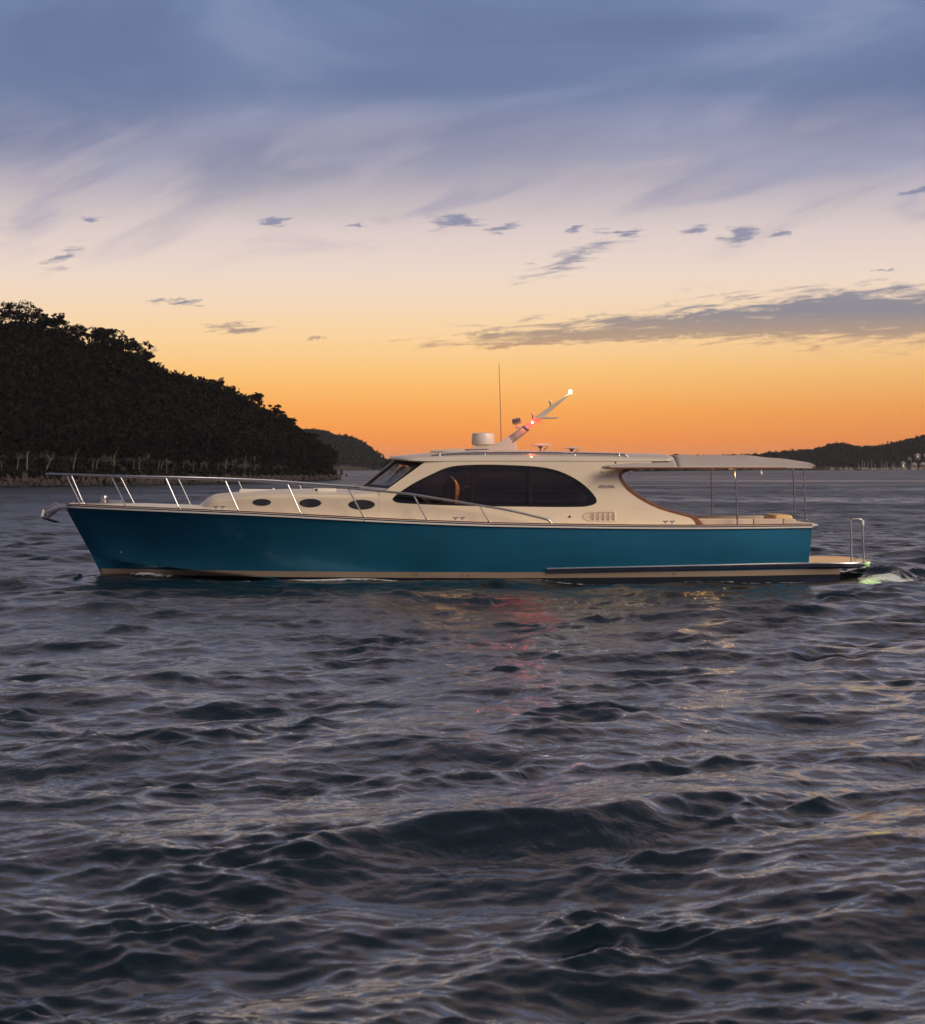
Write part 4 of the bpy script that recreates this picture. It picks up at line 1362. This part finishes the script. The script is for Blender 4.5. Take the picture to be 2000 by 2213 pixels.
anch = sub('anchor', prism(xzL((84, 1112), (92, 1119), (108, 1120), (106, 1117), (95, 1115.5), (86, 1110)), -.03, .03, .006), STEELD)
fl = []
for q in np.linspace(0, 1, 9):
    px = 90.5 + q * 37.5; w = .02 + .20 * math.sin(min(1, q * 1.1 + .08) * math.pi) ** .8
    zt = 1119.3 + 9.5 * q ** 1.4 - 1.5 * math.sin(q * math.pi)
    zb_ = zt + 5.2 * math.sin(q * math.pi) ** .7 + .4
    a, b = L(px, zt), L(px, zb_)
    fl.append([(a[0], -w, a[2] - .05 * w), (a[0], 0, a[2] + .01), (a[0], w, a[2] - .05 * w), (b[0], 0, b[2])])
link('fluke', loft(fl, closed=True, caps=True), BLACK, anch)
sub('windlass', join(lathe([(0, .16), (.07, .155), (.085, .12), (.06, .09), (.06, .04), (.10, .03), (.10, 0)], (-7.75, 0, 1.60), 20), box((-7.5, 0, 1.63), (.3, .2, .08), .02)), STEEL)

# ---- cleats, hatches, fairleads on deck
def cleat(px, h, s, z=None):
    x = L(px, 1100, h)[0]; z = float(zsheer(x)) + .098 if z is None else z
    c = sub('mooring_cleat', rbox(x - .15, x + .15, s * h - .05, s * h + .05, z - .01, z + .014, .008), WHITE)
    for d in (-.07, .07):
        link('horn', tube(catmull([(x + d - .055, s * h, z + .072), (x + d - .02, s * h, z + .062), (x + d + .02, s * h, z + .062), (x + d + .055, s * h, z + .072)], 3), .012, 8), STEELD, c)
        link('stem', tube([(x + d, s * h, z), (x + d, s * h, z + .065)], .016, 8), STEELD, c)
for s in (-1, 1):
    cleat(474, 1.55, s); cleat(992, 2.22, s); cleat(1446, 2.20, s); cleat(1742, 1.95, s, 1.20)
cleat(1857, 1.5, -1, ZP + .014); cleat(166, .22, -1)
def hatch(px0, px1, py0, py1, y0, y1, nm):
    a, b = L(px0, py1), L(px1, py0)
    o_ = sub(nm, prism([(a[0], a[2] - .02), (a[0] + .02, b[2]), (b[0] - .03, b[2] - .012), (b[0], a[2] - .02)], y0, y1, .01), WHITE)
    return o_, (a, b)
hh, (a, b) = hatch(519.5, 591.5, 1056.5, 1062.5, -.35, .35, 'deck_hatch')
hh, (a, b) = hatch(682, 731.7, 1054, 1061, -.9, -.3, 'deck_locker')
link('latch', box((a[0] + .07, -.905, (a[2] + b[2]) / 2), (.05, .012, .045), .004), NAVY, hh)
sub('navigation_lens', lathe([(0, .03), (.03, .02), (.035, 0)], (L(591, 1057)[0], 0, 1.895), 12), WHITE)
for (px, py) in ((1232, 1116.2),):
    for s in (-1, 1):
        p = side_pt(px, py, s, .004)
        sub('fuel_filler', tube([(p[0], p[1], p[2]), (p[0], p[1] + s * .016, p[2])], .022, 14), NAVY)
for (px, py) in ((844, 1089), (1022, 1098), (907, 1234), (1003, 1246), (1016, 1245), (1457, 1241)):
    pass
for px, z in ((905, .145), (1003, .13), (1017, .125), (1457, .16), (250, .55)):
    x = (px - 1000) / 103.8; u = min(1, max(0, (x + 7.98) / 15.15)); p = hull_at(u, z, .012)
    for s in (-1, 1):
        sub('skin_fitting', tube([(p[0], s * (p[1] - .01), z), (p[0], s * (p[1] + .014), z)], .016, 12), STEELD)
sub('mast_screw_fitting', tube([(L(785, 1127, 2.3)[0], -2.36, 1.262), (L(785, 1127, 2.3)[0] + .03, -2.36, 1.262)], .012, 8), STEEL)

# ---- radar mast on the roof
mast = sub('radar_mast', prism(xzL((1008, 979), (1024.5, 964), (1069, 961.5), (1098.5, 942.8), (1107, 957.8), (1113.5, 954), (1114.7, 958.5), (1116.7, 966), (1124, 979)), -.20, .20, .02), ROOFM)
link('mast_hinge_section', prism(xzL((1098, 943), (1129, 922.5), (1144.5, 929.8), (1122, 949.5), (1113.8, 955.5), (1107.5, 958)), -.13, .13, .015), ROOFM, mast)
link('hinge_panel', prism(xzL((1103, 945.5), (1126, 930), (1138, 931), (1110.5, 953.5)), -.137, .137, .006), mat('panel_beige', (.40, .32, .26), .5), mast)
for a, b in (((1101, 944.5), (1128, 925.5)), ((1108.5, 956), (1141, 931)), ((1110.5, 938.5), (1117, 947.5)), ((1098.5, 943), (1107.5, 958))):
    p, q = L(*a, .14), L(*b, .14); link('panel_edge', tube([p, q], .010, 6), GREYP, mast)
link('hinge_clamp', join(prism(xzL((1129, 921.5), (1134, 920), (1144.5, 927), (1144, 931), (1138, 930)), -.15, .15, .012)), STEELD, mast)
link('mast_arm', prism(xzL((1130, 921.5), (1152, 904.5), (1172, 890), (1224, 853.5), (1230, 850), (1238, 850), (1236, 852.5), (1232, 853), (1172, 905), (1146, 927.5)), -.09, .09, .014), ROOFM, mast)
link('spreader', prism(xzL((1156, 902.5), (1172, 900.8), (1203, 902.3), (1211, 901), (1203, 904.4), (1160, 905.5)), -.30, .30, .006), ROOFM, mast)
rd = sub('radar_dome', lathe([(0, .27), (.19, .265), (.225, .25), (.24, .21), (.25, .07), (.245, .02), (.22, 0), (0, 0)], (L(1044.5, 961)[0], 0, L(1044.5, 962)[2]), 40), PLASTIC)
for y in (-.13, .13):
    for d in (-.13, .13):
        link('mount_foot', tube([(L(1044.5, 961)[0] + d, y, L(1, 964.5)[2]), (L(1044.5, 961)[0] + d, y, L(1, 961.5)[2])], .025, 8), STEELD, rd)
def antenna(px, py, py1, r, nm):
    a, b = L(px, py), L(px, py1)
    o_ = sub(nm, tube([b, (a[0], 0, a[2] - r * .6)], .012, 8), BARKD if nm == 'gps_antenna' else STEELD)
    link('cap', lathe([(0, r * 1.1), (r * .7, r * 1.0), (r, r * .6), (r, -.3 * r), (r * .8, -.6 * r), (0, -.6 * r)], a, 16), PLASTIC, o_)
antenna(1151.8, 894.5, 906, .036, 'gps_antenna'); antenna(1190, 869, 880, .033, 'gps_antenna')
fl_ = sub('deck_floodlight', box((L(1117, 910)[0], 0, L(1117, 910)[2]), (.19, .16, .125), .022, rot=('Y', R(-12))), GREYP)
c = L(1117, 910)
link('lens', box((c[0] - .004, -.083, c[2] - .006), (.165, .012, .022), .004, rot=('Y', R(-12))), BLACK, fl_)
link('cooling_fin', box((c[0] - .002, -.083, c[2] + .035), (.15, .012, .03), .004, rot=('Y', R(-12))), STEELD, fl_)
link('bracket', join(tube([L(1117, 917), L(1117, 922)], .016, 8), prism(xzL((1113, 922), (1117, 919.5), (1130, 921), (1131, 924), (1122, 927), (1114, 925)), -.05, .05, .01)), ROOFM, fl_)
whip = sub('whip_antenna', tube([L(1083.7, 953), L(1082, 880), L(1079, 786)], [.014, .010, .006], 8), mat('whip_pink', (.45, .25, .16), .5))
def satdish(px, pxa, pxb, py0, py1, pyb):
    w = (pxb - pxa) / 200; z0, z1 = L(px, py1)[2], L(px, py0)[2]
    x = L((pxa + pxb) / 2, 0)[0]
    o_ = sub('satellite_antenna', lathe([(0, z1 - z0), (w * .5, (z1 - z0) * .9), (w * .9, (z1 - z0) * .45), (w, (z1 - z0) * .2), (w * .7, 0), (0, -.01)], (x, 0, z0), 28), PLASTIC)
    link('pedestal', lathe([(.02, L(1, pyb)[2] - z0), (.022, -.05), (.05, -.02), (.06, .0)], (x - .01, 0, z0), 12), STEELD, o_)
    link('cable', tube(catmull([(x + .06, 0, L(1, pyb)[2]), (x + .08, 0, z0 - .06), (x + .15, 0, z0 - .03)], 3), .010, 6), STEELD, o_)
satdish(1168, 1145.5, 1193.5, 957.5, 964, 976); satdish(1243, 1216, 1258, 965.8, 969.5, 977)
# lamps on the mast
ml = sub('masthead_lamp', lathe([(0, .05), (.022, .045), (.032, .02), (.030, -.015), (0, -.02)], L(1233, 847), 18), mat('lamp_white', (1, 1, 1), .3, emit=(1, .94, .78), estr=9.0))
ld = bpy.data.lights.new('masthead_light', 'POINT'); ld.energy = 6; ld.color = (1, .93, .78); ld.shadow_soft_size = .05
lo = bpy.data.objects.new('masthead_light', ld); COL.objects.link(lo); lo.parent = ml; lo.location = L(1233, 840, .12)
c = L(1151, 913, .12)
nl = sub('port_navigation_lamp', lathe([(0, .034), (.024, .026), (.032, 0), (.024, -.026), (0, -.034)], c, 16), mat('lamp_red', (1, .2, .1), .3, emit=(1, .13, .06), estr=5.0))
link('lamp_core', lathe([(0, .020), (.016, .012), (.018, 0), (.016, -.012), (0, -.020)], (c[0], c[1] - .026, c[2]), 12), mat('lamp_core', (1, .9, .8), .3, emit=(1, .80, .62), estr=9.0), nl)
ld = bpy.data.lights.new('port_navigation_light', 'POINT'); ld.energy = 8; ld.color = (1, .05, .03); ld.shadow_soft_size = .04
lo = bpy.data.objects.new('port_navigation_light', ld); COL.objects.link(lo); lo.parent = nl; lo.location = (c[0], c[1] - .16, c[2])
sub('stern_lamp', join(tube([L(1160, 911, .03), L(1171, 913, .03)], .008, 6), lathe([(0, .014), (.02, .010), (.022, -.01), (0, -.014)], L(1174, 913, .03), 12)), WHITE)
c = L(1149, 987, 1.72)
sub('orange_dot', lathe([(0, .014), (.018, .010), (.022, 0), (.018, -.010), (0, -.014)], (c[0], c[1] - .02, c[2]), 12), mat('emissive_orange', (1, .5, .3), .3, emit=(1, .38, .20), estr=5.0))  # small emissive orange dot on the cabin side, under the roof rail
# wash light below the swim platform
wl = sub('platform_lamp', box((7.905, -1.2, .08), (.03, .16, .05), .008), mat('lamp_green', (.8, 1, .5), .3, emit=(.72, 1, .38), estr=2.0))
ld = bpy.data.lights.new('platform_light', 'POINT'); ld.energy = 4.5; ld.color = (.74, 1, .36); ld.shadow_soft_size = .25
lo = bpy.data.objects.new('platform_light', ld); COL.objects.link(lo); lo.parent = wl; lo.location = (8.60, -1.55, .30)

# ================================================================== small things far off
bm_marker = thing('channel_marker', 'grey square channel marker standing off the tip of the headland', 'marker', ((738.5 - 1000) / FPX * 465, 465, 0))
mk = 465 / FPX
link('post', tube([(0, 0, -1), (0, 0, CAM_H + (HORIZ - 1014) * mk)], .12, 8), GREYP, bm_marker)
link('board', box((0, -.1, CAM_H + (HORIZ - 1019.5) * mk), (7.5 * mk, .10, 12.5 * mk), .02), mat('marker_brown', (.06, .035, .03), .7), bm_marker)
link('platform', box((0, 0, CAM_H + (HORIZ - 1027) * mk), (9 * mk, .7, .10), .02), GREYP, bm_marker)
bu = thing('mooring_buoy', 'small white mooring buoy seen between the awning posts', 'buoy', ((1645.5 - 1000) / FPX * 760, 760, 0))
link('float', lathe([(0, .95), (.25, .9), (.42, .5), (.40, .05), (.2, -.3), (0, -.3)], (0, 0, 0), 14), WHITE, bu)
link('top_mark', tube([(0, 0, .9), (0, 0, 1.5)], .06, 6), WHITE, bu)

FB = {'white': mat('far_white', (.36, .33, .30), .4), 'cream': mat('far_cream', (.33, .28, .23), .4), 'navy': mat('far_navy', (.04, .05, .08), .4), 'grey': mat('far_grey', (.30, .30, .31), .5)}
def far_hull(Ln, B, H):
    rg = []
    for q in np.linspace(0, 1, 9):
        w = B / 2 * (math.sin(min(1, q * 1.15 + .02) * math.pi / 2) ** .7); x = -Ln / 2 + q * Ln; zt = H * (1.15 - .3 * q + .15 * q * q)
        rg.append([(x, -w, zt), (x + .15, -w * .8, .0), (x + .2, 0, -.5), (x + .15, w * .8, .0), (x, w, zt)])
    return loft(rg, closed=True, caps=True)
def far_boat(px, wpx, kind, hullc, label, Y=1470, masts=(), flip=1, ht=45):
    k_ = Y / FPX
    Ln = wpx * k_
    b = thing('moored_boat', label, 'boat', ((px - 1000) / FPX * Y, Y, 0), 'boats moored off the right shore')
    b.rotation_euler = (0, 0, 0 if flip > 0 else math.pi)
    H = max(.7, Ln * .14)
    link('hull', far_hull(Ln, max(1.6, Ln * .32), H), FB[hullc], b)
    if kind == 'sail':
        link('coachroof', box((.05 * Ln, 0, H * 1.15), (Ln * .38, Ln * .2, H * .5), .08), FB['white'], b)
    else:
        link('coachroof', prism([(-Ln * .2, H), (-Ln * .08, H * 2.1), (Ln * .28, H * 2.1), (Ln * .33, H)], -Ln * .13, Ln * .13, .06), FB['white'], b)
        link('windows', box((Ln * .06, -Ln * .132, H * 1.6), (Ln * .26, .06, H * .4), .02), FB['navy'], b)
    for (d, hp_) in masts:
        x = d * k_
        ms = link('mast', tube([(x, 0, H * .8), (x, 0, hp_ * k_)], .11, 6), FB['grey'], b)
        if kind == 'sail':
            link('boom', tube([(x, 0, H * 1.9), (x + Ln * .36, 0, H * 1.8)], .16, 6), FB['cream'], ms)
    return b
far_boat(1798, 11, 'motor', 'white', 'grey-white cruiser, leftmost of the moored boats by the awning end', masts=((0, 9),))
far_boat(1817, 9, 'motor', 'cream', 'small cream launch, second moored boat from the awning end')
far_boat(1829, 11, 'motor', 'white', 'white cabin cruiser with a short flag mast, third moored boat from the awning end', masts=((0, 9),))
far_boat(1839, 10, 'motor', 'white', 'bright white launch left of the first mast group')
far_boat(1857, 8, 'sail', 'navy', 'small dark sailing boat at the left of the first mast group', masts=((0, 15),))
far_boat(1866, 16, 'sail', 'grey', 'grey ketch with two tall masts in the first mast group', masts=((-1.2, 22), (3.4, 18)))
far_boat(1874, 10, 'sail', 'navy', 'dark sloop at the right of the first mast group', masts=((-3, 19),), flip=-1)
far_boat(1885, 16, 'sail', 'white', 'white sloop with the tallest lone mast', masts=((0, 24),))
far_boat(1892, 8, 'sail', 'grey', 'small grey sloop right of the tallest lone mast', masts=((0, 15),))
far_boat(1903, 14, 'sail', 'cream', 'cream yacht with a thick bright mast, first of the middle trio', masts=((3.8, 21),))
far_boat(1913, 8, 'sail', 'white', 'white yacht with a short mast, second of the middle trio', masts=((0, 17),))
far_boat(1919, 9, 'sail', 'white', 'white yacht with a raked mast, third of the middle trio', masts=((-1, 19),))
far_boat(1931, 13, 'sail', 'cream', 'cream yacht with twin close masts left of the shore house', masts=((-1, 15), (2.5, 16)))
far_boat(1942, 12, 'motor', 'cream', 'low cream launch moored before the pale shore house')
far_boat(1956, 12, 'motor', 'white', 'white launch right below the pale shore house')
far_boat(1971, 12, 'sail', 'white', 'white yacht with a bare mast before the second shore house', masts=((0, 22),))
far_boat(1989, 12, 'motor', 'cream', 'bright cream launch at the right edge of the picture')
far_boat(1361, 14, 'motor', 'cream', 'pale boat far off beside the teak cockpit edge', Y=1000)

def house(px, wpx, y0, y1, label, Y, wall_m, lit=None, storeys=1):
    k_ = Y / FPX
    w = wpx * k_; zb_ = CAM_H + (HORIZ - y1) * k_; zt = CAM_H + (HORIZ - y0) * k_; h = zt - zb_
    b = thing('shore_house', label, 'house', ((px - 1000) / FPX * Y, Y, zb_), 'houses on the right shore')
    link('wall', box((0, 0, h * .30), (w, w * .7, h * 1.1), .03), wall_m, b)
    link('roof', prism([(-w * .58, h * .78), (0, h * 1.1), (w * .58, h * .78), (w * .58, h * .72), (-w * .58, h * .72)], -w * .42, w * .42, .02), FB['grey'] if storeys == 1 else FB['cream'], b)
    for q in range(3):
        m_ = mat('lit_window', (1, .8, .5), .4, emit=(1, .66, .36), estr=.9) if lit == q else mat('dark_window', (.03, .03, .035), .2)
        wd = link('window', box((-w * .32 + q * w * .32, -w * .352, h * .45), (w * .2, .08, h * .3), .01), m_, b)
        link('sill', box((-w * .32 + q * w * .32, -w * .36, h * .28), (w * .24, .12, h * .04), .005), FB['white'], wd)
    return b
HW = mat('house_wall', (.27, .22, .17), .7, noise=.1); HD = mat('house_wall_brown', (.16, .11, .09), .7, noise=.1)
house(1953, 9, 998, 1013, 'pale two-storey house at the water left of the others', 1506, HW, 1)
house(1977, 10, 1000, 1014, 'pale house with a balcony at the water, second from the right edge', 1507, HW, None, 2)
house(1996, 13, 1000, 1014, 'brown shed-like house at the water on the right edge', 1508, HD)
house(1966, 8, 989, 993, 'small grey house up the slope above the pale shore house', 1524, HD)
house(1984, 12, 981, 991, 'brown house with a bright lamp high on the right slope', 1530, HD, 1)
house(1998, 5, 981, 986, 'small pale house high on the slope at the right edge', 1534, HW)

# rocks along the foot of the headland
ROCK = mat('shore_rock', (.036, .026, .021), .9, noise=.4, nscale=2, bump=.3, bscale=5)
V, F = [], []
for i in range(420):
    px = RNG.uniform(-350, 750); x, y, z = head.at(np.array(px), np.array(RNG.uniform(.0, .045)))
    r_ = RNG.uniform(.12, .45) * (1.5 if px > 690 or px < 30 else 1)
    bm = bmesh.new(); bmesh.ops.create_icosphere(bm, subdivisions=1, radius=r_)
    for v in bm.verts:
        v.co = v.co * random.uniform(.7, 1.2); v.co.z *= .65; v.co += Vector((float(x), float(y), float(z)))
    b0 = len(V); V += [tuple(v.co) for v in bm.verts]; F += [tuple(b0 + v.index for v in f_.verts) for f_ in bm.faces]; bm.free()
ro = link('shore_rocks', mesh_from(V, F), ROCK, smooth=False)
ro['kind'] = 'stuff'; ro['label'] = 'dark rocks strewn along the foot of the headland'; ro['category'] = 'rocks'

# ================================================================== haze
hz = link('haze', box((0, 1000, 13), (17000, 16500, 40), 0), None, smooth=False)
hm = bpy.data.materials.new('haze_air'); hm.use_nodes = True
nt = hm.node_tree; nt.nodes.clear()
pv = nt.nodes.new('ShaderNodeVolumePrincipled'); pv.inputs['Color'].default_value = (.92, .90, .92, 1); pv.inputs['Density'].default_value = .00006
ou = nt.nodes.new('ShaderNodeOutputMaterial'); nt.links.new(pv.outputs[0], ou.inputs['Volume'])
hz.data.materials.append(hm)
hz['kind'] = 'stuff'; hz['label'] = 'thin evening haze over the bay'; hz['category'] = 'haze'
